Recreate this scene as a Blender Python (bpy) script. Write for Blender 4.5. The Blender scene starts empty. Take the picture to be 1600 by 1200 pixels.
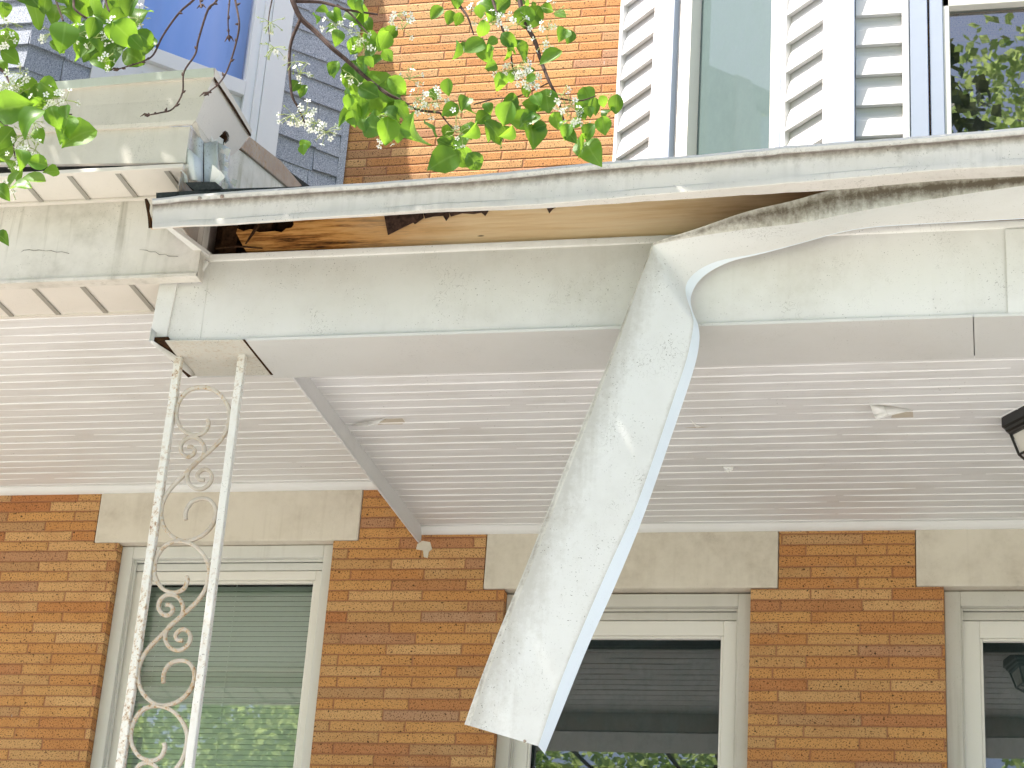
import bpy, bmesh, math, random
import numpy as np
from mathutils import Vector, Matrix

random.seed(7)
S = bpy.context.scene
COL = S.collection

# ------------------------------------------------------------------ camera
FPX = 3200.0                                   # focal length in photo pixels (1600 wide)
PITCH, YAW, ROLL = 0.40644745, -0.2452642, 0.07198568
fw = np.array([math.sin(YAW)*math.cos(PITCH), math.cos(YAW)*math.cos(PITCH), math.sin(PITCH)])
rt = np.array([math.cos(YAW), -math.sin(YAW), 0.0])
up = np.cross(rt, fw)
c_, s_ = math.cos(ROLL), math.sin(ROLL)
RT = c_*rt + s_*up
UP = -s_*rt + c_*up
EYE = np.array([0, 0, 1.6])
cd = bpy.data.cameras.new('camera')
cam = bpy.data.objects.new('camera', cd)
COL.objects.link(cam)
cd.sensor_width = 36
cd.lens = 36*FPX/1600
cd.clip_start = 0.05
cd.clip_end = 2000
cam.matrix_world = Matrix(((RT[0], UP[0], -fw[0], 0), (RT[1], UP[1], -fw[1], 0), (RT[2], UP[2], -fw[2], 1.6), (0, 0, 0, 1)))
S.camera = cam

# ------------------------------------------------------------------ light
SUN = Vector((-1.8, -1.0, 3.5)).normalized()
w = bpy.data.worlds.new('World')
S.world = w
w.use_nodes = True
nt = w.node_tree
sky = nt.nodes.new('ShaderNodeTexSky')
sky.sky_type = 'NISHITA'
sky.sun_disc = False
sky.air_density = 0.8
sky.dust_density = 3.0
sky.ozone_density = 0.2
sky.sun_elevation = math.asin(SUN.z)
sky.sun_rotation = math.atan2(SUN.x, SUN.y) % (2*math.pi)
nt.links.new(sky.outputs[0], nt.nodes['Background'].inputs[0])
nt.nodes['Background'].inputs[1].default_value = 0.15
sl = bpy.data.lights.new('sun', 'SUN')
sl.energy = 4.0
sl.angle = math.radians(0.53)
sl.color = (1.0, 0.95, 0.87)
so = bpy.data.objects.new('sun', sl)
COL.objects.link(so)
so.location = (-10, -6, 25)
so.rotation_euler = SUN.to_track_quat('Z', 'Y').to_euler()
S.view_settings.view_transform = 'Standard'
S.view_settings.look = 'None'
S.view_settings.gamma = 1
S.view_settings.exposure = 1.52
S.cycles.max_bounces = 8
S.cycles.diffuse_bounces = 5
S.cycles.transparent_max_bounces = 12

# ------------------------------------------------------------------ back projection on real planes
def ray(x, y):
    return RT*((x-800)/FPX) - UP*((y-600)/FPX) + fw
def aY(x, y, Y):
    d = ray(x, y); return EYE + d*((Y-EYE[1])/d[1])
def aZ(x, y, Z):
    d = ray(x, y); return EYE + d*((Z-EYE[2])/d[2])
def aX(x, y, X):
    d = ray(x, y); return EYE + d*((X-EYE[0])/d[0])
def itp(pts, x):
    if x <= pts[0][0]:
        a, b = pts[0], pts[1]
    elif x >= pts[-1][0]:
        a, b = pts[-2], pts[-1]
    else:
        for a, b in zip(pts, pts[1:]):
            if a[0] <= x <= b[0]: break
    return a[1] + (b[1]-a[1])*(x-a[0])/(b[0]-a[0])

# ------------------------------------------------------------------ mesh helper
class MB:
    def __init__(s): s.v = []; s.f = []; s.sm = []
    def face(s, pts, sm=False):
        i = len(s.v); s.v += [tuple(map(float, p)) for p in pts]
        s.f.append(tuple(range(i, i+len(pts)))); s.sm.append(sm)
    def box(s, x0, x1, y0, y1, z0, z1):
        s.hexa([(x0, y0, z0), (x1, y0, z0), (x1, y1, z0), (x0, y1, z0), (x0, y0, z1), (x1, y0, z1), (x1, y1, z1), (x0, y1, z1)])
    def hexa(s, p):
        i = len(s.v); s.v += [tuple(map(float, q)) for q in p]
        for f in ((0, 3, 2, 1), (4, 5, 6, 7), (0, 1, 5, 4), (1, 2, 6, 5), (2, 3, 7, 6), (3, 0, 4, 7)):
            s.f.append(tuple(i+k for k in f)); s.sm.append(False)
    def prism(s, pts, d):
        """polygon pts (3D) extruded by vector d"""
        n = len(pts); i = len(s.v); d = np.array(d, float)
        s.v += [tuple(map(float, p)) for p in pts] + [tuple(map(float, np.array(p)+d)) for p in pts]
        s.f.append(tuple(range(i, i+n))); s.f.append(tuple(range(i+2*n-1, i+n-1, -1))); s.sm += [False, False]
        for k in range(n):
            a, b = i+k, i+(k+1) % n
            s.f.append((b, a, a+n, b+n)); s.sm.append(False)
    def grid(s, rows, sm=True, closed=False):
        i = len(s.v); m = len(rows[0])
        for r in rows: s.v += [tuple(map(float, p)) for p in r]
        for a in range(len(rows)-1):
            for b in range(m if closed else m-1):
                c = (b+1) % m
                s.f.append((i+a*m+b, i+a*m+c, i+(a+1)*m+c, i+(a+1)*m+b)); s.sm.append(sm)
    def tube(s, pts, r, n=8, cap=True):
        pts = [Vector(p) for p in pts]; rows = []
        rr = r if isinstance(r, (list, tuple)) else [r]*len(pts)
        ref = None
        for k, p in enumerate(pts):
            t = (pts[min(k+1, len(pts)-1)] - pts[max(k-1, 0)])
            t = t.normalized() if t.length > 1e-9 else Vector((0, 0, 1))
            if ref is None:
                ref = t.orthogonal().normalized()
            else:
                ref = ref - t*ref.dot(t)
                ref = ref.normalized() if ref.length > 1e-6 else t.orthogonal().normalized()
            b = t.cross(ref)
            rows.append([p + (ref*math.cos(2*math.pi*j/n) + b*math.sin(2*math.pi*j/n))*rr[k] for j in range(n)])
        s.grid(rows, True, True)
        if cap:
            s.face(list(reversed(rows[0]))); s.face(rows[-1])
    def build(s, name, mat, parent=None, bevel=0, solid=0, sub=0, recalc=True):
        me = bpy.data.meshes.new(name)
        off = np.array(wloc(parent)) if parent else np.zeros(3)
        me.from_pydata([tuple(np.array(v)-off) for v in s.v], [], s.f)
        me.polygons.foreach_set('use_smooth', s.sm)
        if recalc:
            bm = bmesh.new(); bm.from_mesh(me); bmesh.ops.recalc_face_normals(bm, faces=bm.faces)
            for e in bm.edges:
                if len(e.link_faces) == 2 and e.calc_face_angle(0) > 0.55: e.smooth = False
            bm.to_mesh(me); bm.free()
        me.materials.append(mat)
        o = bpy.data.objects.new(name, me); COL.objects.link(o)
        if parent: o.parent = parent
        if sub:
            m = o.modifiers.new('sub', 'SUBSURF'); m.levels = sub; m.render_levels = sub; m.boundary_smooth = 'PRESERVE_CORNERS'
        if solid:
            m = o.modifiers.new('solid', 'SOLIDIFY'); m.thickness = solid; m.offset = 0
        if bevel:
            m = o.modifiers.new('bevel', 'BEVEL'); m.width = bevel; m.segments = 2; m.limit_method = 'ANGLE'; m.angle_limit = 0.6
        return o
def wloc(o):
    v = Vector((0, 0, 0))
    while o: v += o.location; o = o.parent
    return v
def tag(o, label=None, cat=None, group=None, kind=None):
    if label: o['label'] = label
    if cat: o['category'] = cat
    if group: o['group'] = group
    if kind: o['kind'] = kind
    return o
def thing(name, loc, label, cat, group=None):
    o = bpy.data.objects.new(name, None); COL.objects.link(o); o.location = loc; o.empty_display_size = 0.1
    return tag(o, label, cat, group)

# ------------------------------------------------------------------ materials
class NT:
    def __init__(s, name):
        s.m = bpy.data.materials.new(name); s.m.use_nodes = True; s.t = s.m.node_tree
        s.b = s.t.nodes['Principled BSDF']; s.out = s.t.nodes['Material Output']
    def n(s, typ, **kw):
        nd = s.t.nodes.new(typ)
        for k, v in kw.items():
            if k.startswith('i_'): nd.inputs[k[2:].replace('_', ' ')].default_value = v
            else: setattr(nd, k, v)
        return nd
    def l(s, a, b): s.t.links.new(a, b)
    def pos(s): return s.n('ShaderNodeNewGeometry').outputs['Position']
    def math(s, op, a, b=None, c=None, clamp=False):
        nd = s.n('ShaderNodeMath', operation=op); nd.use_clamp = clamp
        for k, v in enumerate((a, b, c)):
            if v is None: continue
            if isinstance(v, (int, float)): nd.inputs[k].default_value = v
            else: s.l(v, nd.inputs[k])
        return nd.outputs[0]
    def scale(s, vec, sc):
        nd = s.n('ShaderNodeVectorMath', operation='MULTIPLY'); s.l(vec, nd.inputs[0]); nd.inputs[1].default_value = sc
        return nd.outputs[0]
    def noise(s, vec, sc, det=4, rough=0.6):
        nd = s.n('ShaderNodeTexNoise'); s.l(vec, nd.inputs['Vector']); nd.inputs['Scale'].default_value = sc
        nd.inputs['Detail'].default_value = det; nd.inputs['Roughness'].default_value = rough
        return nd.outputs['Fac']
    def ramp(s, fac, stops, interp='LINEAR'):
        nd = s.n('ShaderNodeValToRGB'); cr = nd.color_ramp; cr.interpolation = interp
        while len(cr.elements) < len(stops): cr.elements.new(0.5)
        for e, (p, c) in zip(cr.elements, stops):
            e.position = p; e.color = (*c, 1) if isinstance(c, tuple) else (c, c, c, 1)
        s.l(fac, nd.inputs[0]); return nd.outputs[0]
    def mix(s, fac, a, b, mode='MIX'):
        nd = s.n('ShaderNodeMix', data_type='RGBA', blend_type=mode)
        for k, v in ((0, fac), (6, a), (7, b)):
            if isinstance(v, (int, float)): nd.inputs[k].default_value = v
            elif isinstance(v, tuple): nd.inputs[k].default_value = (*v, 1)
            else: s.l(v, nd.inputs[k])
        return nd.outputs[2]
    def bump(s, h, strength=0.3, dist=0.01):
        nd = s.n('ShaderNodeBump'); nd.inputs['Strength'].default_value = strength; nd.inputs['Distance'].default_value = dist
        s.l(h, nd.inputs['Height']); s.l(nd.outputs[0], s.b.inputs['Normal'])
    def fin(s, col, rough=0.6, spec=0.3):
        if isinstance(col, tuple): s.b.inputs['Base Color'].default_value = (*col, 1)
        else: s.l(col, s.b.inputs['Base Color'])
        s.b.inputs['Roughness'].default_value = rough
        s.b.inputs['Specular IOR Level'].default_value = spec
        return s.m

def painted(name, col, dirt=(0.30, 0.27, 0.20), amount=0.35, streak=0.3, specks=0.5, rough=0.45, spec=0.3, bumpy=0.12, rust=0.0, zdirt=None, grime_fold=0.0, gcol=(0.085, 0.062, 0.04)):
    """weathered painted metal or wood: blotches, vertical run marks and small dark specks"""
    t = NT(name); p = t.pos()
    n1 = t.noise(p, 2.3, 6, 0.65)
    n2 = t.noise(p, 17, 5, 0.7)
    f = t.math('MULTIPLY', t.ramp(n1, [(0.42, 0.0), (0.75, 1.0)]), t.ramp(n2, [(0.3, 0.25), (0.7, 1.0)]))
    f = t.math('MULTIPLY', f, amount)
    c = t.mix(f, col, dirt)
    if streak:
        st = t.noise(t.scale(p, (26, 26, 0.9)), 1.0, 3, 0.6)
        st2 = t.noise(t.scale(p, (1.2, 1.2, 4)), 1.0, 2)
        sf = t.math('MULTIPLY', t.ramp(st, [(0.52, 0.0), (0.74, 1.0)]), t.ramp(st2, [(0.4, 0.1), (0.65, 1.0)]))
        c = t.mix(t.math('MULTIPLY', sf, streak), c, dirt)
    if zdirt:
        sep = t.n('ShaderNodeSeparateXYZ'); t.l(p, sep.inputs[0])
        for (z0, z1, amt, dcol) in zdirt:
            mr = t.n('ShaderNodeMapRange'); mr.inputs['From Min'].default_value = z0; mr.inputs['From Max'].default_value = z1
            t.l(sep.outputs[2], mr.inputs['Value'])
            g = t.math('MULTIPLY', mr.outputs[0], t.ramp(t.noise(p, 30, 5, 0.75), [(0.38, 0.0), (0.68, 1.0)]))
            c = t.mix(t.math('MULTIPLY', g, amt), c, dcol)
    if grime_fold:
        ga = t.n('ShaderNodeAttribute', attribute_name='grime_fold').outputs['Fac']
        gn = t.math('ADD', t.math('MULTIPLY', t.noise(p, 42, 6, 0.75), 0.6), t.math('MULTIPLY', t.noise(t.scale(p, (34, 34, 2)), 1.0, 4, 0.6), 0.4))
        gf = t.ramp(t.math('ADD', t.math('MULTIPLY', ga, 0.55), t.math('MULTIPLY', gn, 1.0)), [(0.60, 0.0), (1.0, 1.0)])
        c = t.mix(t.math('MULTIPLY', gf, grime_fold), c, gcol)
    if specks:
        sp = t.noise(p, 150, 2, 0.5)
        sp2 = t.noise(p, 5, 3)
        k = t.math('MULTIPLY', t.ramp(sp, [(0.66, 0.0), (0.73, 1.0)]), t.ramp(sp2, [(0.42, 0.0), (0.62, 1.0)]))
        c = t.mix(t.math('MULTIPLY', k, specks), c, (0.10, 0.085, 0.06))
        hair = t.n('ShaderNodeTexWave', wave_type='BANDS'); hair.inputs['Scale'].default_value = 9
        hair.inputs['Distortion'].default_value = 22; hair.inputs['Detail'].default_value = 4; hair.inputs['Detail Scale'].default_value = 2.2
        t.l(p, hair.inputs['Vector'])
        hk = t.math('MULTIPLY', t.ramp(hair.outputs['Fac'], [(0.0, 1.0), (0.012, 0.0)]), t.ramp(t.noise(p, 4.0, 2), [(0.56, 0.0), (0.66, 1.0)]))
        c = t.mix(t.math('MULTIPLY', hk, specks*0.8), c, (0.16, 0.14, 0.11))
    if rust:
        rn = t.noise(p, 55, 6, 0.75); r2 = t.noise(t.scale(p, (2.0, 2.0, 1.7)), 1.0, 2)
        rf = t.math('MULTIPLY', t.ramp(rn, [(0.58, 0.0), (0.62, 1.0)]), t.ramp(r2, [(0.47, 0.0), (0.56, 1.0)]))
        halo = t.math('MULTIPLY', t.ramp(rn, [(0.49, 0.0), (0.58, 1.0)]), t.ramp(r2, [(0.43, 0.0), (0.56, 1.0)]))
        c = t.mix(t.math('MULTIPLY', halo, rust*0.6), c, (0.52, 0.31, 0.10))
        c = t.mix(t.math('MULTIPLY', rf, rust), c, (0.20, 0.085, 0.03))
    t.bump(t.math('ADD', t.noise(p, 9, 3), t.math('MULTIPLY', t.noise(p, 130, 2), 0.12)), bumpy, 0.01)
    return t.fin(c, rough, spec)

BRZ = 4.7264                        # a bed joint of the brickwork
CH, BL = 0.0566, 0.392
def brick_mat(name):
    t = NT(name); p = t.pos()
    sep = t.n('ShaderNodeSeparateXYZ'); t.l(p, sep.inputs[0])
    wob = t.math('MULTIPLY', t.math('SUBTRACT', t.noise(p, 14, 3), 0.5), 0.008)
    u = t.math('ADD', t.math('ADD', sep.outputs[0], sep.outputs[1]), wob)
    z = t.math('ADD', t.math('SUBTRACT', sep.outputs[2], BRZ), t.math('MULTIPLY', wob, 0.8))
    zr = t.math('DIVIDE', z, CH); row = t.math('FLOOR', zr)
    par = t.math('MODULO', t.math('ADD', row, 200.0), 2.0)
    wn = t.n('ShaderNodeTexWhiteNoise', noise_dimensions='1D'); t.l(row, wn.inputs['W'])
    off = t.math('ADD', t.math('MULTIPLY', par, 0.62), t.math('MULTIPLY', wn.outputs['Value'], 0.10))
    ur = t.math('ADD', t.math('DIVIDE', u, BL), off); col_ = t.math('FLOOR', ur)
    fu = t.math('SUBTRACT', ur, col_); fz = t.math('SUBTRACT', zr, row)
    cmb = t.n('ShaderNodeCombineXYZ'); t.l(row, cmb.inputs[0]); t.l(col_, cmb.inputs[1])
    rnd = t.n('ShaderNodeTexWhiteNoise', noise_dimensions='3D'); t.l(cmb.outputs[0], rnd.inputs['Vector'])
    du = t.math('MULTIPLY', t.math('MINIMUM', fu, t.math('SUBTRACT', 1.0, fu)), BL)
    dz = t.math('MULTIPLY', t.math('MINIMUM', fz, t.math('SUBTRACT', 1.0, fz)), CH)
    d = t.math('MINIMUM', du, dz)
    m = t.ramp(d, [(0.0024, 1.0), (0.0044, 0.0)])                       # 1 in the mortar
    # tone of each brick, from buff to burnt orange and purple brown
    tone = t.ramp(rnd.outputs['Value'], [(0.0, (0.55, 0.235, 0.078)), (0.2, (0.60, 0.290, 0.095)), (0.45, (0.65, 0.340, 0.118)), (0.62, (0.56, 0.315, 0.128)),
                                         (0.74, (0.70, 0.410, 0.175)), (0.86, (0.48, 0.270, 0.125)), (0.94, (0.50, 0.195, 0.068)), (1.0, (0.48, 0.280, 0.165))])
    cl = t.noise(p, 7.0, 3, 0.6)
    tone = t.mix(t.math('MULTIPLY', t.ramp(cl, [(0.5, 0.0), (0.72, 1.0)]), 0.32), tone, (0.38, 0.13, 0.04))
    tone = t.mix(t.math('MULTIPLY', t.ramp(t.noise(p, 5.3, 3), [(0.58, 0.0), (0.75, 1.0)]), 0.35), tone, (0.60, 0.40, 0.21))
    gr = t.noise(p, 260, 3, 0.75)
    tone = t.mix(t.ramp(gr, [(0.40, 0.45), (0.52, 0.0)]), tone, (0.26, 0.10, 0.03))
    tone = t.mix(t.ramp(gr, [(0.54, 0.0), (0.68, 0.5)]), tone, (0.74, 0.49, 0.25))
    vo = t.n('ShaderNodeTexVoronoi'); vo.inputs['Scale'].default_value = 62; t.l(t.scale(p, (0.8, 0.8, 1.0)), vo.inputs['Vector'])
    vb = t.n('ShaderNodeSeparateColor'); t.l(vo.outputs['Color'], vb.inputs[0])
    rad = t.math('ADD', 0.09, t.math('MULTIPLY', t.math('POWER', vb.outputs[0], 3.0), 0.24))
    dk = t.math('MULTIPLY', t.math('LESS_THAN', vo.outputs['Distance'], rad), t.math('GREATER_THAN', vb.outputs[1], 0.25))
    tone = t.mix(t.math('MULTIPLY', dk, 0.85), tone, (0.045, 0.022, 0.012))
    mort = t.mix(t.noise(p, 60, 4), (0.24, 0.085, 0.040), (0.36, 0.160, 0.085))
    fs = t.noise(p, 125, 2, 0.55)
    tone = t.mix(t.ramp(fs, [(0.575, 0.0), (0.62, 0.85)]), tone, (0.075, 0.034, 0.016))
    c = t.mix(m, tone, mort)
    # a few white paint runs
    pr = t.noise(t.scale(p, (60, 60, 7)), 1.0, 2)
    c = t.mix(t.math('MULTIPLY', t.ramp(pr, [(0.775, 0.0), (0.79, 1.0)]), 0.75), c, (0.75, 0.72, 0.66))
    h = t.math('ADD', t.math('MULTIPLY', t.math('SUBTRACT', 1.0, t.ramp(d, [(0.0020, 1.0), (0.0075, 0.0)])), 1.0), t.math('MULTIPLY', gr, 0.16))
    h = t.math('SUBTRACT', h, t.math('MULTIPLY', dk, 0.2))
    t.bump(h, 0.75, 0.006)
    return t.fin(c, 0.8, 0.25)

def board_mat(name, col, y0, pitch):
    t = NT(name); p = t.pos(); sep = t.n('ShaderNodeSeparateXYZ'); t.l(p, sep.inputs[0])
    r = t.math('FLOOR', t.math('DIVIDE', t.math('SUBTRACT', sep.outputs[1], y0), pitch))
    wn = t.n('ShaderNodeTexWhiteNoise', noise_dimensions='1D'); t.l(r, wn.inputs['W'])
    g = t.noise(t.scale(p, (2.2, 28, 28)), 1.0, 4, 0.65)
    c = t.mix(t.math('MULTIPLY', wn.outputs['Value'], 0.14), col, (0.55, 0.54, 0.53))
    c = t.mix(t.ramp(g, [(0.48, 0.0), (0.75, 0.30)]), c, (0.47, 0.44, 0.41))
    blot = t.math('MULTIPLY', t.ramp(t.noise(p, 1.6, 4), [(0.48, 0.0), (0.75, 1.0)]), 0.30)
    c = t.mix(blot, c, (0.48, 0.44, 0.36))
    sp = t.math('MULTIPLY', t.ramp(t.noise(p, 95, 2), [(0.70, 0.0), (0.75, 1.0)]), t.ramp(t.noise(p, 4, 3), [(0.48, 0.0), (0.6, 1.0)]))
    c = t.mix(t.math('MULTIPLY', sp, 0.7), c, (0.13, 0.11, 0.09))
    wr = t.noise(t.scale(p, (3, 40, 10)), 1.0, 5, 0.7)
    t.bump(t.math('ADD', wr, t.math('MULTIPLY', t.noise(p, 60, 3), 0.25)), 0.28, 0.008)
    return t.fin(c, 0.5, 0.35)

def simple(name, col, rough=0.6, spec=0.3, noise=0.0, sc=30, metallic=0):
    t = NT(name)
    t.b.inputs['Metallic'].default_value = metallic
    if noise:
        p = t.pos(); n = t.noise(p, sc, 5, 0.7)
        dark = tuple(x*(1-noise) for x in col); lite = tuple(min(1, x*(1+noise)) for x in col)
        c = t.ramp(n, [(0.3, dark), (0.7, lite)])
        t.bump(n, 0.2, 0.01)
        return t.fin(c, rough, spec)
    return t.fin(col, rough, spec)

def glass_mat(name, tint=(1, 1, 1), gain=1.6, dust_tint=0.03, dcol=(0.75, 0.8, 0.78), flat=False):
    t = NT(name); p = t.pos()
    tr = t.n('ShaderNodeBsdfTransparent'); tr.inputs[0].default_value = (*tint, 1)
    gl = t.n('ShaderNodeBsdfGlossy'); gl.inputs['Roughness'].default_value = 0.008
    bn = t.n('ShaderNodeBump'); bn.inputs['Strength'].default_value = 0.02; bn.inputs['Distance'].default_value = 0.02
    t.l(t.noise(p, 1.6, 1), bn.inputs['Height']); t.l(bn.outputs[0], gl.inputs['Normal'])
    fr = t.n('ShaderNodeFresnel'); fr.inputs[0].default_value = 1.5
    fac = t.math('MULTIPLY', fr.outputs[0], gain, clamp=True)
    mx = t.n('ShaderNodeMixShader'); t.l(fac, mx.inputs[0]); t.l(tr.outputs[0], mx.inputs[1]); t.l(gl.outputs[0], mx.inputs[2])
    df = t.n('ShaderNodeBsdfDiffuse'); df.inputs[0].default_value = (*dcol, 1)
    sm = t.noise(t.scale(p, (14, 14, 9)), 1.0, 6, 0.75)
    sp = t.ramp(t.noise(p, 130, 1), [(0.76, 0.0), (0.80, 1.0)])
    dfac = t.math('ADD', t.math('MULTIPLY', t.ramp(sm, [(0.45, 0.15), (0.7, 1.0)]), dust_tint), t.math('MULTIPLY', sp, dust_tint*4), clamp=True)
    if flat: dfac = t.math('ADD', t.math('MULTIPLY', t.ramp(sm, [(0.35, 0.0), (0.75, 1.0)]), 0.12), dust_tint)
    m2 = t.n('ShaderNodeMixShader'); t.l(dfac, m2.inputs[0]); t.l(mx.outputs[0], m2.inputs[1]); t.l(df.outputs[0], m2.inputs[2])
    t.l(m2.outputs[0], t.out.inputs[0])
    return t.m

def leaf_mat(name, a, b, trans=(0.35, 0.6, 0.05), thin=0.45):
    t = NT(name); p = t.pos()
    oi = t.n('ShaderNodeAttribute', attribute_name='tone')
    c = t.mix(oi.outputs['Fac'], a, b)
    c = t.mix(t.ramp(t.noise(p, 60, 3), [(0.4, 0.0), (0.8, 0.35)]), c, a)
    rb = t.n('ShaderNodeAttribute', attribute_name='rib').outputs['Fac']
    c = t.mix(t.ramp(rb, [(0.80, 0.0), (0.97, 0.55)]), c, (0.22, 0.34, 0.09))
    t.fin(c, 0.42, 0.3)
    tl = t.n('ShaderNodeBsdfTranslucent')
    tc = t.mix(oi.outputs['Fac'], tuple(x*0.55 for x in trans), trans); t.l(tc, tl.inputs[0])
    mx = t.n('ShaderNodeMixShader'); mx.inputs[0].default_value = thin
    t.l(t.b.outputs[0], mx.inputs[1]); t.l(tl.outputs[0], mx.inputs[2]); t.l(mx.outputs[0], t.out.inputs[0])
    return t.m

def shingle_mat(name):
    t = NT(name); p = t.pos()
    n = t.noise(p, 170, 2, 0.7)
    c = t.ramp(n, [(0.30, (0.13, 0.145, 0.175)), (0.45, (0.37, 0.40, 0.46)), (0.57, (0.52, 0.55, 0.61)), (0.70, (0.88, 0.89, 0.92))])
    oi = t.n('ShaderNodeAttribute', attribute_name='tone')
    c = t.mix(t.math('MULTIPLY', oi.outputs['Fac'], 0.35), c, (0.24, 0.265, 0.32))
    t.bump(n, 0.5, 0.004)
    return t.fin(c, 0.9, 0.1)

def wood_mat(name):
    t = NT(name); p = t.pos(); sep = t.n('ShaderNodeSeparateXYZ'); t.l(p, sep.inputs[0])
    g = t.noise(t.scale(p, (1.6, 18, 34)), 1.0, 5, 0.65)
    fresh = t.ramp(g, [(0.3, (0.72, 0.49, 0.24)), (0.5, (0.87, 0.66, 0.38)), (0.75, (0.92, 0.75, 0.48))])
    old = t.ramp(t.noise(t.scale(p, (3.0, 18, 40)), 1.0, 6, 0.75), [(0.34, (0.03, 0.015, 0.006)), (0.43, (0.34, 0.14, 0.034)), (0.52, (0.62, 0.31, 0.09)), (0.75, (0.78, 0.47, 0.18))])
    wv = t.math('ADD', sep.outputs[0], t.math('MULTIPLY', t.math('SUBTRACT', t.noise(t.scale(p, (3, 3, 9)), 1.0, 4), 0.5), 0.5))
    mr = t.n('ShaderNodeMapRange'); mr.inputs['From Min'].default_value = -2.50; mr.inputs['From Max'].default_value = -2.0
    t.l(wv, mr.inputs['Value'])
    c = t.mix(mr.outputs[0], old, fresh)
    mr2 = t.n('ShaderNodeMapRange'); mr2.inputs['From Min'].default_value = -1.15; mr2.inputs['From Max'].default_value = -0.65
    t.l(wv, mr2.inputs['Value'])
    c = t.mix(t.math('MULTIPLY', mr2.outputs[0], 0.75), c, t.ramp(g, [(0.3, (0.13, 0.045, 0.012)), (0.7, (0.42, 0.19, 0.06))]))
    kn = t.n('ShaderNodeTexVoronoi'); kn.inputs['Scale'].default_value = 1.0; t.l(t.scale(p, (6, 6, 22)), kn.inputs['Vector'])
    c = t.mix(t.ramp(kn.outputs['Distance'], [(0.04, 0.9), (0.10, 0.0)]), c, (0.08, 0.035, 0.012))
    t.bump(g, 0.3, 0.006)
    return t.fin(c, 0.8, 0.15)

M = {}
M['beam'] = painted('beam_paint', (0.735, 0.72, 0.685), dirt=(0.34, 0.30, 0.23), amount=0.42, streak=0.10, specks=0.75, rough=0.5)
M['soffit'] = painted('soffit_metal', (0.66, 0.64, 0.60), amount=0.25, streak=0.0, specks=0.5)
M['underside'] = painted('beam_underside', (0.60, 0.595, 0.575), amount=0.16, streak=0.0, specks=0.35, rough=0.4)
M['plate'] = painted('corner_plate', (0.58, 0.56, 0.50), amount=0.75, streak=0.0, specks=0.9, rust=0.25)
M['gutter'] = painted('gutter_metal', (0.70, 0.66, 0.615), dirt=(0.30, 0.27, 0.22), amount=0.28, streak=0.25, specks=0.7, rough=0.7, spec=0.15, grime_fold=0.65)
M['loose'] = painted('loose_metal', (0.69, 0.685, 0.66), dirt=(0.42, 0.39, 0.34), amount=0.35, streak=0.0, specks=1.0, rough=0.45, spec=0.3, grime_fold=0.6, gcol=(0.36, 0.33, 0.28), bumpy=0.07)
M['loosedirt'] = painted('grimy_metal', (0.58, 0.56, 0.50), dirt=(0.22, 0.19, 0.13), amount=0.9, streak=0.5, specks=0.9, grime_fold=0.95)
M['flange'] = painted('skylit_flange', (0.74, 0.79, 0.84), amount=0.1, streak=0, specks=0.2, rough=0.35)  # bluer and lighter than the face: sky light put into the colour
M['neigh'] = painted('neighbour_paint', (0.71, 0.67, 0.605), dirt=(0.27, 0.24, 0.18), amount=0.75, streak=0.9, specks=0.5)
M['neighg'] = painted('neighbour_gutter', (0.67, 0.63, 0.555), dirt=(0.30, 0.27, 0.19), amount=0.4, streak=0.3, specks=0.5)
M['neighrim'] = painted('neighbour_rim', (0.62, 0.66, 0.58), dirt=(0.30, 0.27, 0.19), amount=0.3, streak=0.2, specks=0.3)
M['nsoffit'] = painted('vented_soffit', (0.72, 0.67, 0.60), amount=0.15, streak=0, specks=0.25)
M['nstrip'] = painted('soffit_strip', (0.33, 0.31, 0.27), amount=0.4, streak=0, specks=0.3)
M['iron'] = painted('iron_paint', (0.74, 0.72, 0.66), dirt=(0.42, 0.36, 0.25), amount=0.35, streak=0.25, specks=0.8, rust=0.8, bumpy=0.3)
M['iron2'] = painted('iron_paint_chipped', (0.76, 0.74, 0.69), dirt=(0.42, 0.36, 0.25), amount=0.3, streak=0.25, specks=1.0, rust=0.4, bumpy=0.3)
M['scroll'] = painted('scroll_paint', (0.54, 0.49, 0.42), dirt=(0.25, 0.17, 0.10), amount=1.1, streak=0.0, specks=0.6, rust=0.95, bumpy=0.3)
M['trim'] = painted('trim_paint', (0.72, 0.71, 0.68), amount=0.2, streak=0, specks=0.3)
M['divider'] = painted('divider_paint', (0.70, 0.69, 0.695), amount=0.25, streak=0, specks=0.3)
M['cove'] = painted('cove_paint', (0.82, 0.81, 0.79), amount=0.10, streak=0, specks=0.1)
M['bead'] = simple('lit_bead_paint', (0.88, 0.87, 0.85), 0.5, 0.3)  # lighter than the boards: light caught by the beads, put into their colour
M['brick'] = brick_mat('roman_brick')
M['stone'] = painted('lintel_stone', (0.74, 0.675, 0.57), dirt=(0.36, 0.29, 0.21), amount=0.8, streak=0.2, specks=0.25, rough=0.85, bumpy=0.3)
M['casing1'] = painted('casing_white', (0.72, 0.71, 0.66), amount=0.15, streak=0.15, specks=0.2)
M['casing2'] = painted('casing_grey', (0.64, 0.61, 0.545), dirt=(0.36, 0.32, 0.25), amount=0.35, streak=0.35, specks=0.3)
M['sash'] = painted('sash_vinyl', (0.83, 0.795, 0.725), amount=0.10, streak=0, specks=0.1, rough=0.4)
M['glass'] = glass_mat('window_glass', (0.90, 0.96, 0.93), 4.0, 0.03)
M['glassd'] = glass_mat('window_glass_screen', (0.50, 0.55, 0.56), 4.5, 0.26, (0.13, 0.19, 0.205))  # the dust layer also carries the pane's teal tint
M['glassb'] = glass_mat('bay_glass', (0.6, 0.7, 0.7), 6.0, 0.03)
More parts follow.
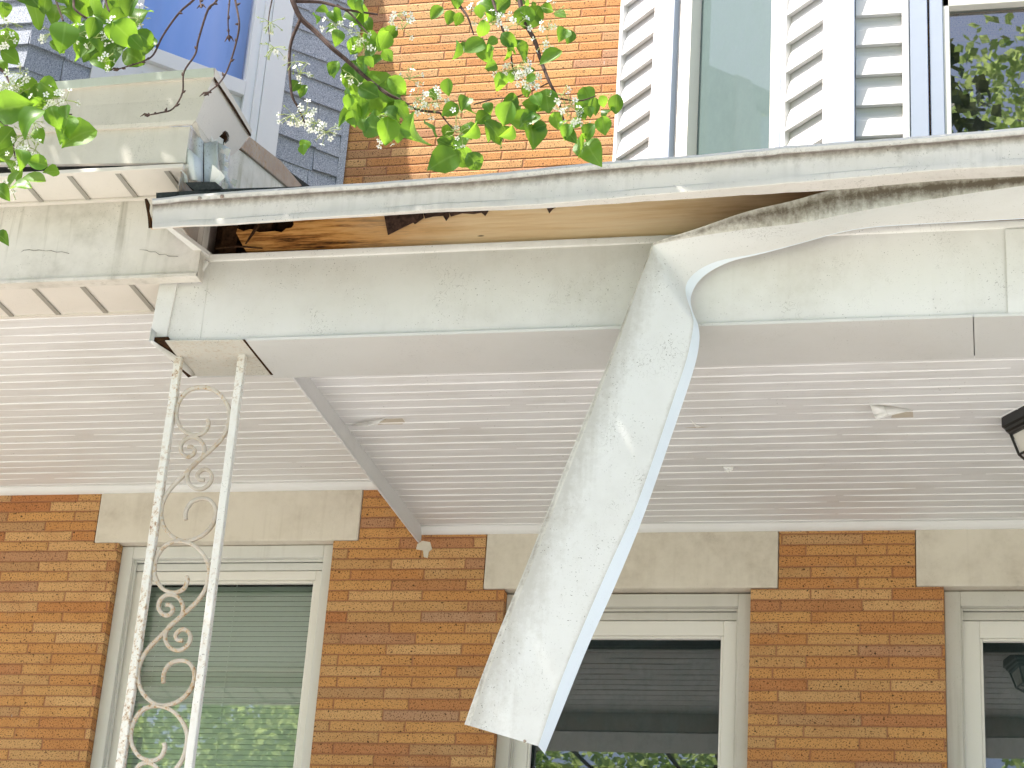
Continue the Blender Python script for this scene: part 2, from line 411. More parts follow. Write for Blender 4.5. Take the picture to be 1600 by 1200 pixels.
M['glassc'] = glass_mat('dusty_teal_glass', (0.6, 0.7, 0.7), 0.45, 0.78, (0.135, 0.185, 0.18), True)  # mostly an even teal tint over a weak reflection
M['glassn'] = glass_mat('sky_glass', (0.9, 0.95, 1.0), 2.0, 0.01)
M['blind'] = simple('blind_slat', (0.80, 0.86, 0.79), 0.5, 0.3)
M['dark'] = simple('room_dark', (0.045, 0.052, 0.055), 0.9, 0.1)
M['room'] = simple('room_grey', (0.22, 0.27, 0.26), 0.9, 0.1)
t_ = NT('pane_blue'); t_n = t_.noise(t_.scale(t_.pos(), (2.2, 2.2, 0.3)), 1.0, 3)
M['blue_sheet'] = t_.fin(t_.ramp(t_n, [(0.3, (0.10, 0.33, 0.78)), (0.5, (0.26, 0.42, 0.88)), (0.7, (0.50, 0.56, 0.95))]), 0.8, 0.2)
M['black'] = simple('black_iron', (0.012, 0.012, 0.013), 0.35, 0.5)
M['frost'] = simple('frosted_glass', (0.66, 0.63, 0.58), 0.25, 0.5)
M['siding'] = painted('vinyl_siding', (0.72, 0.71, 0.70), amount=0.06, streak=0.05, specks=0.0, rough=0.5)
M['ntrim'] = painted('neighbour_trim', (0.86, 0.86, 0.86), amount=0.06, streak=0.05, specks=0.1, rough=0.45)
M['bluetrim'] = painted('blue_white_trim', (0.42, 0.47, 0.575), amount=0.06, streak=0.05, specks=0.1, rough=0.45)
M['shingle'] = shingle_mat('slate_shingle')
M['wood'] = wood_mat('bare_pine')
M['rot_gap'] = simple('rot_and_gap', (0.045, 0.022, 0.010), 0.9, 0.1, 0.7, 40)  # rot, also fills openings where only shade shows
M['tar'] = simple('tar_paper', (0.06, 0.035, 0.025), 0.85, 0.15, 0.7, 50)
M['roof'] = simple('roof_felt', (0.05, 0.055, 0.055), 0.9, 0.1, 0.4, 60)
M['rake'] = painted('rake_board', (0.40, 0.36, 0.32), dirt=(0.20, 0.09, 0.05), amount=1.2, streak=0.3, specks=0.9, rust=0.6)
M['mossy'] = painted('mossy_panel', (0.80, 0.80, 0.74), dirt=(0.28, 0.29, 0.15), amount=0.7, streak=0.9, specks=0.9)
M['galv'] = painted('downspout_metal', (0.72, 0.75, 0.74), dirt=(0.16, 0.14, 0.10), amount=0.7, streak=0.3, specks=1.0, rough=0.4)
M['peel'] = simple('peeled_paint', (0.88, 0.87, 0.84), 0.5, 0.3)
M['bare'] = simple('bare_board', (0.55, 0.49, 0.40), 0.7, 0.2)
M['leaf'] = leaf_mat('pear_leaf', (0.035, 0.11, 0.018), (0.10, 0.23, 0.03), (0.34, 0.58, 0.04))
M['crown'] = leaf_mat('crown_leaf', (0.05, 0.08, 0.03), (0.09, 0.13, 0.045), (0.16, 0.20, 0.07), 0.3)
M['bark'] = simple('twig_bark', (0.065, 0.040, 0.034), 0.8, 0.2, 0.5, 60)
M['petal'] = simple('petal', (0.80, 0.80, 0.74), 0.6, 0.2)
M['stalk'] = simple('flower_stalk', (0.30, 0.36, 0.12), 0.6, 0.2)
M['far'] = leaf_mat('tree_leaf', (0.10, 0.21, 0.04), (0.24, 0.40, 0.08), (0.80, 0.98, 0.35), 0.65)
M['grass'] = simple('grass', (0.08, 0.13, 0.035), 0.95, 0.1, 0.5, 3)
M['conc'] = simple('concrete', (0.46, 0.455, 0.44), 0.9, 0.1, 0.2, 6)
M['asph'] = simple('asphalt', (0.06, 0.06, 0.06), 0.9, 0.1, 0.3, 8)

# ------------------------------------------------------------------ key planes
W = 9.6                                   # front wall of both houses
ZR, ZL = 5.0254, 5.278                    # porch ceilings, right and left
ZB, YB, BW = 4.9354, 7.02, 0.36           # beam of the right porch: bottom, front face, depth
BT = 5.3265                               # top of beam, level of the soffit
XP = -2.82                                # party line
XL, XR = -8.0, 4.0
FLOOR = 2.35
CR, CL = ZR+0.034, ZL+0.034             # ceiling planes, just above the foot of the cove

# ------------------------------------------------------------------ ground
g = MB(); g.box(-150, 150, -200, 60, -0.5, 0.0)
tag(g.build('ground', M['grass']), kind='structure')
g = MB(); g.box(-150, 150, -12, -3.5, 0.0, 0.004)
tag(g.build('road', M['asph']), kind='structure')
g = MB(); g.box(-150, 150, -3.5, 6.2, 0.0, 0.13)
tag(g.build('pavement', M['conc'], bevel=0.01), kind='structure')

# ------------------------------------------------------------------ houses
house = thing('row_house', (0.0, W, 0), 'tan brick row house with a white sided bay window above its porch', 'house')
neigh = thing('row_house', (-5.0, W, 0), 'adjoining brick row house with a blue grey shingled bay behind the leaves', 'house')

def wall_with_holes(x0, x1, z0, z1, holes, name, parent):
    """one brick wall skin; holes are (xa, xb, za, zb) openings"""
    m = MB(); xs = sorted({x0, x1, *[h[0] for h in holes], *[h[1] for h in holes]})
    zs = sorted({z0, z1, *[h[2] for h in holes], *[h[3] for h in holes]})
    dep = 0.22
    def solid(i, j):
        if i < 0 or j < 0 or i >= len(xs)-1 or j >= len(zs)-1: return False
        cx, cz = (xs[i]+xs[i+1])/2, (zs[j]+zs[j+1])/2
        return not any(h[0] < cx < h[1] and h[2] < cz < h[3] for h in holes)
    for i in range(len(xs)-1):
        for j in range(len(zs)-1):
            if not solid(i, j): continue
            a, b, c, d = xs[i], xs[i+1], zs[j], zs[j+1]
            m.face([(a, W, c), (b, W, c), (b, W, d), (a, W, d)])
            m.face([(a, W+dep, c), (a, W+dep, d), (b, W+dep, d), (b, W+dep, c)])
            if not solid(i-1, j): m.face([(a, W, c), (a, W, d), (a, W+dep, d), (a, W+dep, c)])
            if not solid(i+1, j): m.face([(b, W, c), (b, W+dep, c), (b, W+dep, d), (b, W, d)])
            if not solid(i, j-1): m.face([(a, W, c), (a, W+dep, c), (b, W+dep, c), (b, W, c)])
            if not solid(i, j+1): m.face([(a, W, d), (b, W, d), (b, W+dep, d), (a, W+dep, d)])
    return m.build(name, M['brick'], parent, recalc=False)

W1 = (aY(185, 850, W)[0], aY(521, 848, W)[0], 3.2, aY(350, 849, W)[2])
W2 = (aY(788, 925, W)[0], aY(1173, 924, W)[0], 2.95, aY(1100, 924, W)[2])
W3 = (aY(1474.5, 921, W)[0], aY(1474.5, 921, W)[0]+(W2[1]-W2[0]), 2.95, aY(1500, 920, W)[2])
L1 = (aY(148, 846, W)[0]-0.005, aY(565, 800, W)[0], aY(350, 847, W)[2], ZL+0.004)
L2 = (aY(757, 880, W)[0], aY(1217, 880, W)[0], aY(1100, 920, W)[2], ZR+0.004)
L3 = (aY(1430, 880, W)[0], aY(1430, 880, W)[0]+(L2[1]-L2[0]), aY(1500, 917, W)[2], ZR+0.004)
def opening(wn, ln): return [(wn[0], wn[1], wn[2], ln[2]), (ln[0], ln[1], ln[2], ln[3])]
wall_with_holes(XP, XR, 0, 9.5, opening(W2, L2)+opening(W3, L3), 'wall', house)
wall_with_holes(XL, XP, 0, 9.5, opening(W1, L1), 'wall', neigh)
for (l, par) in ((L1, neigh), (L2, house), (L3, house)):
    m = MB(); m.box(l[0]+0.004, l[1]-0.004, W-0.006, W+0.2, l[2]+0.003, l[3]-0.004)
    m.build('lintel', M['stone'], par, bevel=0.008)

def window(wn, par, cas, cw, sw, glass, blind, tilt):
    """casing, stop, sash, pane and what hangs behind it, set into the brick reveal"""
    x0, x1, z0, z1 = wn
    yc = W+0.055
    root = MB()
    def ring(m, a, b, c, d, wd, y0, y1):
        m.box(a, a+wd, y0, y1, c, d); m.box(b-wd, b, y0, y1, c, d)
        m.box(a+wd, b-wd, y0, y1, d-wd, d); m.box(a+wd, b-wd, y0, y1, c, c+wd)
    ring(root, x0+0.001, x1-0.001, z0, z1+0.006, cw, yc, yc+0.13)
    fr = root.build('window', cas, par, bevel=0.004)
    a, b, c, d = x0+cw, x1-cw, z0+cw, z1-cw+0.006
    st = MB(); st.box(a, b, yc+0.055, yc+0.12, d-0.052, d-0.012); ring(st, a, b, c, d, 0.012, yc+0.035, yc+0.05)
    st.build('stop_moulding', cas, fr, bevel=0.003)
    sa = MB(); d2 = d-0.055
    ring(sa, a+0.002, b-0.002, c, d2, sw, yc+0.062, yc+0.10)
    ring(sa, a+0.002+sw, b-0.002-sw, c+sw, d2-sw, 0.014, yc+0.072, yc+0.10)
    sa.build('sash', M['sash'], fr, bevel=0.004)
    pa = MB(); e = sw-0.02; t = tilt      # pane alone tilted back, to steer where the mirrored beam falls
    yg = yc+0.095
    pa.face([(a+e, yg, c+e), (b-e, yg, c+e), (b-e, yg+t, d2-e), (a+e, yg+t, d2-e)])
    pa.build('pane', glass, fr)
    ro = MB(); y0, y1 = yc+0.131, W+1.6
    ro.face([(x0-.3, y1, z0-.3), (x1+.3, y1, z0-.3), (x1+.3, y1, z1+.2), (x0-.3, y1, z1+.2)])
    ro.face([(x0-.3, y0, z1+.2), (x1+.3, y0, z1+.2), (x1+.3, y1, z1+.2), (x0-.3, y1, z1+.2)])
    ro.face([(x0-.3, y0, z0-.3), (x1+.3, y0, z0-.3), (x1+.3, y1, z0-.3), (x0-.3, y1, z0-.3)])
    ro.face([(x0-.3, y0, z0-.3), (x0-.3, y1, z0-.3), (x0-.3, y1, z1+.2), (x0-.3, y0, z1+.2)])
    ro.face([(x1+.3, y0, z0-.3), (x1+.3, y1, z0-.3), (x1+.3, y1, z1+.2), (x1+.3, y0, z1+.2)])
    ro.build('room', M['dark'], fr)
    if blind:
        bl = MB(); z = c
        while z < d2-0.05:
            bl.hexa([(a+.03, yc+.195, z), (b-.03, yc+.195, z), (b-.03, yc+.202, z+.026), (a+.03, yc+.202, z+.026),
                     (a+.03, yc+.1965, z-.001), (b-.03, yc+.1965, z-.001), (b-.03, yc+.2035, z+.025), (a+.03, yc+.2035, z+.025)])
            z += 0.0275
        for xx in (a+0.12, b-0.10, (a+b)/2):
            bl.box(xx, xx+0.004, yc+.190, yc+.192, c, d2-.03)
        bl.build('blind', M['blind'], fr)
    else:
        sh = MB(); sh.box(a+.04, b-.04, yc+.34, yc+.345, (c+d)/2+0.1, d2)
        sh.build('roller_shade', M['room'], fr)
    sl_ = MB(); sl_.box(x0-0.05, x1+0.05, W-0.06, W+0.14, z0-0.09, z0-0.001); sl_.build('sill', M['stone'], fr, bevel=0.006)
    return fr
TILT = 0.075
w1 = window(W1, neigh, M['casing1'], 0.066, 0.05, M['glass'], True, 0.068)
w2 = window(W2, house, M['casing2'], 0.066, 0.075, M['glassd'], False, TILT)
w3 = window(W3, house, M['casing2'], 0.075, 0.085, M['glassd'], False, TILT)

# ------------------------------------------------------------------ bays
D1 = np.array([1, -1, 0])/2**.5; N1 = np.array([-1, -1, 0])/2**.5          # canted side of the right bay, outward normal
D2 = np.array([-1, -1, 0])/2**.5; N2 = np.array([1, -1, 0])/2**.5          # canted side of the left bay
A1 = np.array([-1.90, W, 0]); A2 = np.array([-3.47, W, 0])
UZ = np.array([0, 0, 1.0])
class Face:
    """a vertical wall face: u along, z up, o outwards"""
    def __init__(s, A, D, N): s.A, s.D, s.N = A, D, N
    def p(s, u, z, o=0): return s.A + s.D*u + s.N*o + UZ*z
    def box(s, m, u0, u1, z0, z1, o0, o1):
        m.hexa([s.p(u0, z0, o1), s.p(u1, z0, o1), s.p(u1, z0, o0), s.p(u0, z0, o0), s.p(u0, z1, o1), s.p(u1, z1, o1), s.p(u1, z1, o0), s.p(u0, z1, o0)])
    def siding(s, m, u0, u1, zs, n, h=0.164):
        pro = [(0.0, 0.004), (0.0, 0.030), (0.006, 0.0295), (0.088, 0.017), (0.098, 0.0125), (0.116, 0.006), (0.14, 0.002), (0.164, 0.001)]
        for k in range(n):
            m.grid([[s.p(u0, zs+k*h+a, o) for a, o in pro], [s.p(u1, zs+k*h+a, o) for a, o in pro]], sm=False)
    def pane(s, m, u0, u1, z0, z1, o): m.face([s.p(u0, z0, o), s.p(u1, z0, o), s.p(u1, z1, o), s.p(u0, z1, o)])

ZB0, ZB1 = 5.9, 8.9
bay = MB()
cant = Face(A1, D1, N1); CU = 1.866
cor = A1 + D1*CU
front = Face(np.array([cor[0], cor[1], 0]), np.array([1.0, 0, 0]), np.array([0, -1.0, 0]))
FX = 2.2
farc = Face(np.array([cor[0]+FX, cor[1], 0]), np.array([1, 1, 0])/2**.5, np.array([1, -1, 0])/2**.5)
# the bay's body behind the siding, with openings for the windows
UW0, UW1, ZW0, ZW1 = 0.53, 1.395, 6.45, 8.35
FW0, FW1, ZF0, ZF1 = 0.355, 1.85, 6.0, 7.24
for F, u0, u1, holes in ((cant, 0, CU, (UW0, UW1, ZW0, ZW1)), (front, 0, FX, (FW0, FW1, ZF0, ZF1)), (farc, 0, CU, (0.5, 1.4, ZW0, ZW1))):
    a, b, c, d = holes
    for (p0, p1, q0, q1) in ((u0, a, ZB0, ZB1), (b, u1, ZB0, ZB1), (a, b, ZB0, c), (a, b, d, ZB1)):
        bay.face([F.p(p0, q0), F.p(p1, q0), F.p(p1, q1), F.p(p0, q1)])
bay.face([cant.p(0, ZB1), cor+UZ*ZB1, cor+UZ*ZB1+np.array([FX, 0, 0]), farc.p(CU, ZB1)])
bayo = bay.build('bay_window', M['siding'], house, recalc=False)
ZS = 5.9 + 0.007
for F, u0, u1 in ((cant, 0.03, 0.37), (cant, 1.462, 1.765), (front, 0.052, 0.272), (farc, 0.1, 0.45), (farc, 1.45, 1.8)):
    m = MB(); zs = 6.784 - 0.164*5 - (0.0 if F is not front else 0.0)
    if F is cant: zs = 7.66 - 0.164*10
    F.siding(m, u0, u1, zs, 18); m.build('siding', M['siding'], bayo, recalc=False)
m = MB()
for F, u0, u1, o in ((cant, 0.0, 0.03, 0.036), (cant, 0.335, 0.40, 0.034), (cant, 1.436, 1.47, 0.034), (cant, 1.745, 1.80, 0.034), (front, 0.265, 0.297, 0.034)):
    F.box(m, u0, u1, ZB0, ZB1, 0, o)
m.build('trim_channel', M['siding'], bayo, bevel=0.003)
m = MB(); e = 0.050
p0, p1 = cant.p(1.806, 0, e), front.p(0.048, 0, e)
pts = [cant.p(1.806, 0, 0), p0, cant.p(1.845, 0, e), p1, front.p(0.048, 0, 0), cor]
m.prism([q+UZ*ZB0 for q in pts], UZ*(ZB1-ZB0)); m.build('corner_post', M['bluetrim'], bayo, bevel=0.004)
m = MB()
for F, u0, u1, o in ((cant, 0.402, 0.522, 0.035), (cant, 1.395, 1.434, 0.035), (front, 0.30, 0.382, 0.030), (front, 0.39, 0.452, 0.022), (front, 1.85, 1.95, 0.03)):
    F.box(m, u0, u1, ZB0, ZB1, 0, o)
cant.box(m, 0.522, 1.395, ZW0-0.3, ZW0, 0, 0.035); cant.box(m, 0.522, 1.395, ZW1, ZW1+0.12, 0, 0.035)
m.build('casing', M['bluetrim'], bayo, bevel=0.003)
m = MB(); cant.box(m, 0.536, 0.560, ZW0, ZW1, -0.02, 0.002); m.build('caulk_gap', M['room'], bayo)
m = MB()
for u0, u1, z0, z1 in ((0.56, 0.66, ZW0, ZW1), (1.335, 1.395, ZW0, ZW1), (0.66, 1.335, ZW0, ZW0+0.09), (0.66, 1.335, ZW1-0.08, ZW1)):
    cant.box(m, u0, u1, z0, z1, -0.06, 0.020)
for u0, u1, z0, z1 in ((0.452, 0.482, ZF0, ZF1), (0.452, 1.85, ZF1-0.10, ZF1), (1.77, 1.85, ZF0, ZF1-0.10), (0.482, 1.77, ZF0, ZF0+0.08)):
    front.box(m, u0, u1, z0, z1, -0.05, 0.015)
front.box(m, 0.30, 1.95, ZF1, ZF1+0.1, 0, 0.032)
m.build('sash', M['sash'], bayo, bevel=0.003)
m = MB(); cant.pane(m, 0.655, 1.34, ZW0+0.085, ZW1-0.075, -0.045); m.build('pane', M['glassc'], bayo)
m = MB(); front.pane(m, 0.478, 1.775, ZF0+0.075, ZF1-0.095, -0.03); m.build('pane', M['glassb'], bayo)
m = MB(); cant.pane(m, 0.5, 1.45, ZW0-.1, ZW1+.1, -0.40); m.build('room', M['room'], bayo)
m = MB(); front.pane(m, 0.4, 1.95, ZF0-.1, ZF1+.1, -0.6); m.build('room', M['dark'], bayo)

m = MB(); m.prism([aY(x, y, W-0.004) for x, y in ((652, 850), (660, 845), (672, 847), (675, 858), (670, 862), (668, 872), (662, 870), (661, 860), (650, 858))], (0, 0.003, 0)); m.build('mortar_patch', M['stone'], house)
# the neighbour's shingled bay
nc = Face(A2, D2, N2)
NU = 1.87
ncor = A2 + D2*NU
nfront = Face(np.array([ncor[0], ncor[1], 0]), np.array([-1.0, 0, 0]), np.array([0, -1.0, 0]))
nb = MB()
a, b, c, d = 0.60, 1.40, 7.0, 8.75
for (p0, p1, q0, q1) in ((0, a, ZB0, ZB1), (b, NU, ZB0, ZB1), (a, b, ZB0, c), (a, b, d, ZB1)):
    nb.face([nc.p(p0, q0), nc.p(p1, q0), nc.p(p1, q1), nc.p(p0, q1)])
nb.face([nfront.p(0, ZB0), nfront.p(2.2, ZB0), nfront.p(2.2, ZB1), nfront.p(0, ZB1)])
lf = nfront.p(2.2, 0)
nb.face([lf+UZ*ZB0, lf+UZ*ZB1, np.array([lf[0]-1.3, W, ZB1]), np.array([lf[0]-1.3, W, ZB0])])
nb.face([nc.p(0, ZB1), nc.p(NU, ZB1), nfront.p(2.2, ZB1), np.array([lf[0]-1.3, W, ZB1])])
nbo = nb.build('bay_window', M['shingle'], neigh, recalc=False)
def shingles(F, u0, u1, z0, z1, ex=0.142):
    m = MB(); tones = []; z = z0; r = random.Random(3)
    while z < z1:
        u = u0
        while u < u1-0.01:
            wd = min(u1-u, r.uniform(0.14, 0.34)); wd = u1-u if u1-u-wd < 0.08 else wd
            t0 = r.uniform(0.007, 0.020); dz = r.uniform(-0.010, 0.008) - 0.006
            n0 = len(m.f)
            tw = r.uniform(-0.006, 0.006)
            m.hexa([F.p(u, z+dz, t0+0.006), F.p(u+wd-.002, z+dz+tw, t0+0.006), F.p(u+wd-.002, z+dz+tw, 0.001), F.p(u, z+dz, 0.001),
                    F.p(u, z+ex+.01, 0.006), F.p(u+wd-.002, z+ex+.01, 0.006), F.p(u+wd-.002, z+ex+.01, 0.0), F.p(u, z+ex+.01, 0.0)])
            tones += [r.random()]*(len(m.f)-n0); u += wd
        z += ex
    o = m.build('shingles', M['shingle'], nbo)
    at = o.data.attributes.new('tone', 'FLOAT', 'FACE'); at.data.foreach_set('value', tones)
    return o
shingles(nc, 0.045, 0.43, 6.0, 8.8); shingles(nc, 1.53, NU+0.01, 6.0, 8.8); shingles(nfront, 0.0, 2.0, 6.0, 8.8)
m = MB()
nc.box(m, 0.0, 0.043, ZB0, ZB1, 0, 0.016); m.build('flashing', M['shingle'], nbo)
m = MB()
nc.box(m, 0.43, 0.555, 6.0, ZB1, 0, 0.030); nc.box(m, 1.40, 1.53, 6.0, ZB1, 0, 0.030)
nc.box(m, 0.555, 1.40, 6.0, 7.0, 0, 0.020)
m.build('casing', M['ntrim'], nbo, bevel=0.003)
m = MB()
nc.box(m, 0.557, 0.600, 7.0, 8.75, -0.03, 0.022); nc.box(m, 1.355, 1.398, 7.0, 8.75, -0.03, 0.022)
nc.box(m, 0.60, 0.655, 7.0, 8.70, -0.05, 0.010); nc.box(m, 1.30, 1.355, 7.0, 8.70, -0.05, 0.010)
nc.box(m, 0.655, 1.30, 7.44, 7.53, -0.05, 0.012); nc.box(m, 0.655, 1.30, 7.005, 7.08, -0.05, 0.010)
nc.box(m, 0.655, 1.30, 7.08, 7.44, -0.05, -0.02)
nc.box(m, 0.72, 1.24, 7.13, 7.38, -0.02, -0.012)
m.build('sash', M['ntrim'], nbo, bevel=0.003)
m = MB(); nc.pane(m, 0.65, 1.305, 7.525, 8.75, -0.03); m.build('pane', M['glassn'], nbo)
m = MB(); rows = []
for k in range(61):
    u = 0.5+k/60; o = -0.13+0.004*math.sin(k*0.55)+0.002*math.sin(k*1.3+1)
    rows.append([nc.p(u, 6.9, o), nc.p(u, 8.9, o)])
m.grid(rows); m.build('blue_sheet', M['blue_sheet'], nbo)  # blue sheet added behind the pane to colour it

# ------------------------------------------------------------------ right porch
porch = thing('porch_roof', (-1.0, YB, ZB), 'right hand porch roof with a white boxed beam and exposed wood above it', 'porch roof')
def ceiling(x0, x1, y0, y1, z, pitch, ph, name, mat, parent, seed):
    r = random.Random(seed)
    m = MB(); m.box(x0, x1, y0, y1, z, z+0.04)
    ce = m.build(name, mat, parent)
    b = MB(); y = ph
    while y < y1-0.02:
        if y > y0+0.01:
            # painted beads between the boards, skipped here and there where paint has filled them
            xs = x0
            while xs < x1:
                ln = r.uniform(0.5, 2.6); xe = min(x1, xs+ln)
                hh = r.uniform(0.0030, 0.0056)
                pr = [(-0.0032, 0), (-0.0028, -hh*0.7), (-0.0008, -hh), (0.0018, -hh*0.6), (0.0034, 0)]
                n = max(2, int((xe-xs)/0.15)); rows = []
                for k in range(n+1):
                    xx = xs+(xe-xs)*k/n; j = r.uniform(-0.0008, 0.0008)
                    s = 0.3 if k in (0, n) else r.uniform(0.8, 1.15)
                    rows.append([(xx, y+a+j, z-0.0004+bz*s) for a, bz in pr])
                b.grid(rows, sm=False)
                xs = xe + (r.uniform(0.01, 0.12) if r.random() < 0.55 else 0.0)
        y += pitch
    b.build('bead_line', M['bead'], ce)
    return ce
BP = 0.0843
PH = aZ(1320, 812, CR)[1] - BP*40
ce = ceiling(aZ(572, 710, CR)[0]-0.003, XR, YB+0.2, W-0.02, CR, BP, PH, 'ceiling', board_mat('right_boards', (0.75, 0.745, 0.735), PH, BP), porch, 5)

def cove(x0, x1, z, parent, rr=0.036):
    m = MB(); pr = [(W-0.001, z+0.0), (W-rr*1.1, z+0.0), (W-rr*1.15, z-0.006), (W-rr*0.95, z-rr*0.55), (W-rr*0.5, z-rr*0.9), (W-0.004, z-rr), (W-0.001, z-rr)]
    n = 14
    rows = [[(x0+(x1-x0)*k/n, a, b-random.uniform(0, 0.0015)) for a, b in pr] for k in range(n+1)]
    m.grid(rows); m.face(rows[0]); m.face(rows[-1])
    return m.build('cove_trim', M['cove'], parent)
cove(aZ(572, 710, CR)[0]+0.004, XR, CR, porch)

# divider board along the party line
m = MB()
xa, xb, xc = aZ(550, 715, ZR-.05)[0], aZ(557, 715, ZR-.045)[0], aZ(572, 710, CR)[0]
m.hexa([(xb, YB+0.30, ZR-0.040), (xc, YB+0.30, CR-0.010), (xc, W-0.015, CR-0.010), (xb, W-0.015, ZR-0.048), (xb, YB+0.30, CL+.02), (xc, YB+0.30, CR+0.05), (xc, W-0.015, CR+0.05), (xb, W-0.015, CL+.02)])
dv = m.build('divider_board', M['divider'], porch, bevel=0.004)
m = MB(); m.hexa([(xa, YB+0.30, ZR-0.047), (xb-.002, YB+0.30, ZR-0.052), (xb-.002, W-0.03, ZR-0.058), (xa, W-0.03, ZR-0.052), (xa, YB+0.30, CL+.02), (xb-.002, YB+0.30, CL+.02), (xb-.002, W-0.03, CL+.02), (xa, W-0.03, CL+.02)])
m.build('edge_moulding', M['divider'], dv, bevel=0.006)

# boxed beam: metal clad face, seam, underside and corner plate
BX0 = aY(262, 500, YB)[0]
m = MB(); n = 60; rows = []
for k in range(n+1):
    x = BX0+0.005+(XR-BX0)*k/n
    wv = 0.0025*math.sin(x*7.1)+0.002*math.sin(x*17.3+1)
    rows.append([(x, YB+0.02, ZB+0.012), (x, YB-0.002+wv*0.3, ZB+0.0), (x, YB+wv, ZB+0.02), (x, YB+wv*1.6, ZB+0.15), (x, YB+wv*1.2, ZB+0.28), (x, YB+wv*0.3, BT-0.028), (x, YB-0.006, BT-0.024), (x, YB-0.012, BT-0.008), (x, YB-0.012, BT), (x, YB+0.05, BT+0.002)])
m.grid(rows); beam = m.build('beam', M['beam'], porch)
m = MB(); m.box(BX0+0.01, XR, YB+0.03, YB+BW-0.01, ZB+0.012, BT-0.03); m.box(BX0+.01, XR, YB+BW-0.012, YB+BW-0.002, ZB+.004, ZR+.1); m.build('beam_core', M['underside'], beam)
XS1 = aZ(1520, 500, ZB)[0]; XS0 = aZ(380, 531, ZB)[0]
for (a, b, y0) in ((XS0+0.004, XS1, 0.0), (XS1+0.004, XR, 0.0)):
    m = MB(); n = 24
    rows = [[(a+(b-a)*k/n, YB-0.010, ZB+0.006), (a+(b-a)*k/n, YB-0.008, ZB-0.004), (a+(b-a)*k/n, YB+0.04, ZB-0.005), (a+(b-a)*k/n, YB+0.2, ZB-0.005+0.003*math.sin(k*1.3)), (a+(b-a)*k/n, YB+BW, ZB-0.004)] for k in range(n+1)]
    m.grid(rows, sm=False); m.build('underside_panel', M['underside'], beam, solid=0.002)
xe = aY(1572, 400, YB)[0]
m = MB(); m.box(xe, xe+0.9, YB-0.0075, YB-0.004, ZB+0.004, BT-0.035); m.build('face_panel', M['beam'], beam)
# corner plate under the end of the beam, its left side sprung open
cp = [aZ(258, 533, ZB-.004), aZ(380, 531.5, ZB-.004), aZ(424, 586, ZB-.004), aZ(300, 588, ZB-.004)]
m = MB(); m.prism(cp, (0, 0, 0.004)); m.build('corner_plate', M['plate'], beam, bevel=0.001)
m = MB(); m.prism([aZ(239, 534, ZB-.001), aZ(262, 533, ZB-.001), aZ(304, 587, ZB-.001), aZ(294, 590, ZB-.001)], (0, 0, 0.02)); m.build('gap_shade', M['rot_gap'], beam)  # dark strip standing in for the shaded gap behind the sprung wrap
m = MB(); rows = []
for k in range(9):
    t = k/8; x, y = 233+t*(300-233), 533.5+t*(588-533.5); bow = 4*math.sin(t*math.pi)
    wd = 4.5+7*math.sin(t*math.pi)*(0.4+t)*0.7
    p = aZ(x-bow*0.2, y, ZB-0.012-0.010*math.sin(t*math.pi)); q = aZ(x+wd, y-wd*0.5, ZB-0.006)
    rows.append([p+np.array([0, 0, 0.06]), p, q])
m.grid(rows); m.build('end_wrap', M['beam'], beam, solid=0.002)
m = MB(); m.prism([aZ(379, 531, ZB-.0065), aZ(382.5, 531, ZB-.0065), aZ(427, 586, ZB-.0065), aZ(423, 586, ZB-.0065)], (0, 0, 0.002)); m.build('rusty_seam', M['rot_gap'], beam)
# corner strip
st = [aY(251, 433, YB-.012), aY(279, 433, YB-.012), aY(259, 531, YB-.012), aY(232.6, 533, YB-.012)]
m = MB(); m.prism(st, (0, 0.02, 0)); m.build('corner_strip', M['beam'], beam, bevel=0.002)
m = MB(); m.prism([aY(278, 433, YB-.004), aY(318, 433, YB-.004), aY(316, 400, YB-.004), aY(331, 395, YB-.004), aY(312, 532, YB-.004), aY(258, 532.5, YB-.004)], (0, 0.003, 0)); m.build('face_patch', M['beam'], beam)

# bare frieze board behind the missing soffit, rotten at its left end
WY = YB+0.012
lo = [(384, 393), (600, 388), (1000, 374), (1330, 362), (1640, 352)]
bl_ = [(384, 392), (376, 378), (369, 364), (371, 357), (380, 361), (392, 358), (405, 363), (430, 361), (440, 363), (447, 357), (455, 356), (459, 351), (458, 346), (463, 330)]
tp = [(480, 318), (900, 285), (1640, 225)]
pts = [aY(x, y, WY) for x, y in bl_+tp+list(reversed(lo[1:]))]
m = MB(); m.prism(pts, (0, 0.022, 0)); fb = m.build('frieze_board', M['wood'], porch)
m = MB()
m.box(-3.13, -2.2, WY+0.10, WY+0.13, BT-0.05, BT+0.35)
m.build('rotten_backing', M['rot_gap'], fb)
m = MB(); m.box(-3.05, -2.98, WY+0.03, WY+0.09, BT-0.03, BT+0.3); m.box(-2.9, -2.84, WY+0.04, WY+0.1, BT-0.02, BT+0.3)
m.tube([aY(408, 345, WY-0.02), aY(398, 360, WY-0.03), aY(384, 381, WY-0.05)], [0.009, 0.008, 0.003], 5)
m.tube([aY(338, 388, WY-.0), aY(372, 385, WY-0.02), aY(410, 388, WY-0.02)], [0.006, 0.005, 0.003], 5)
m.build('broken_splinter', M['rot_gap'], fb)
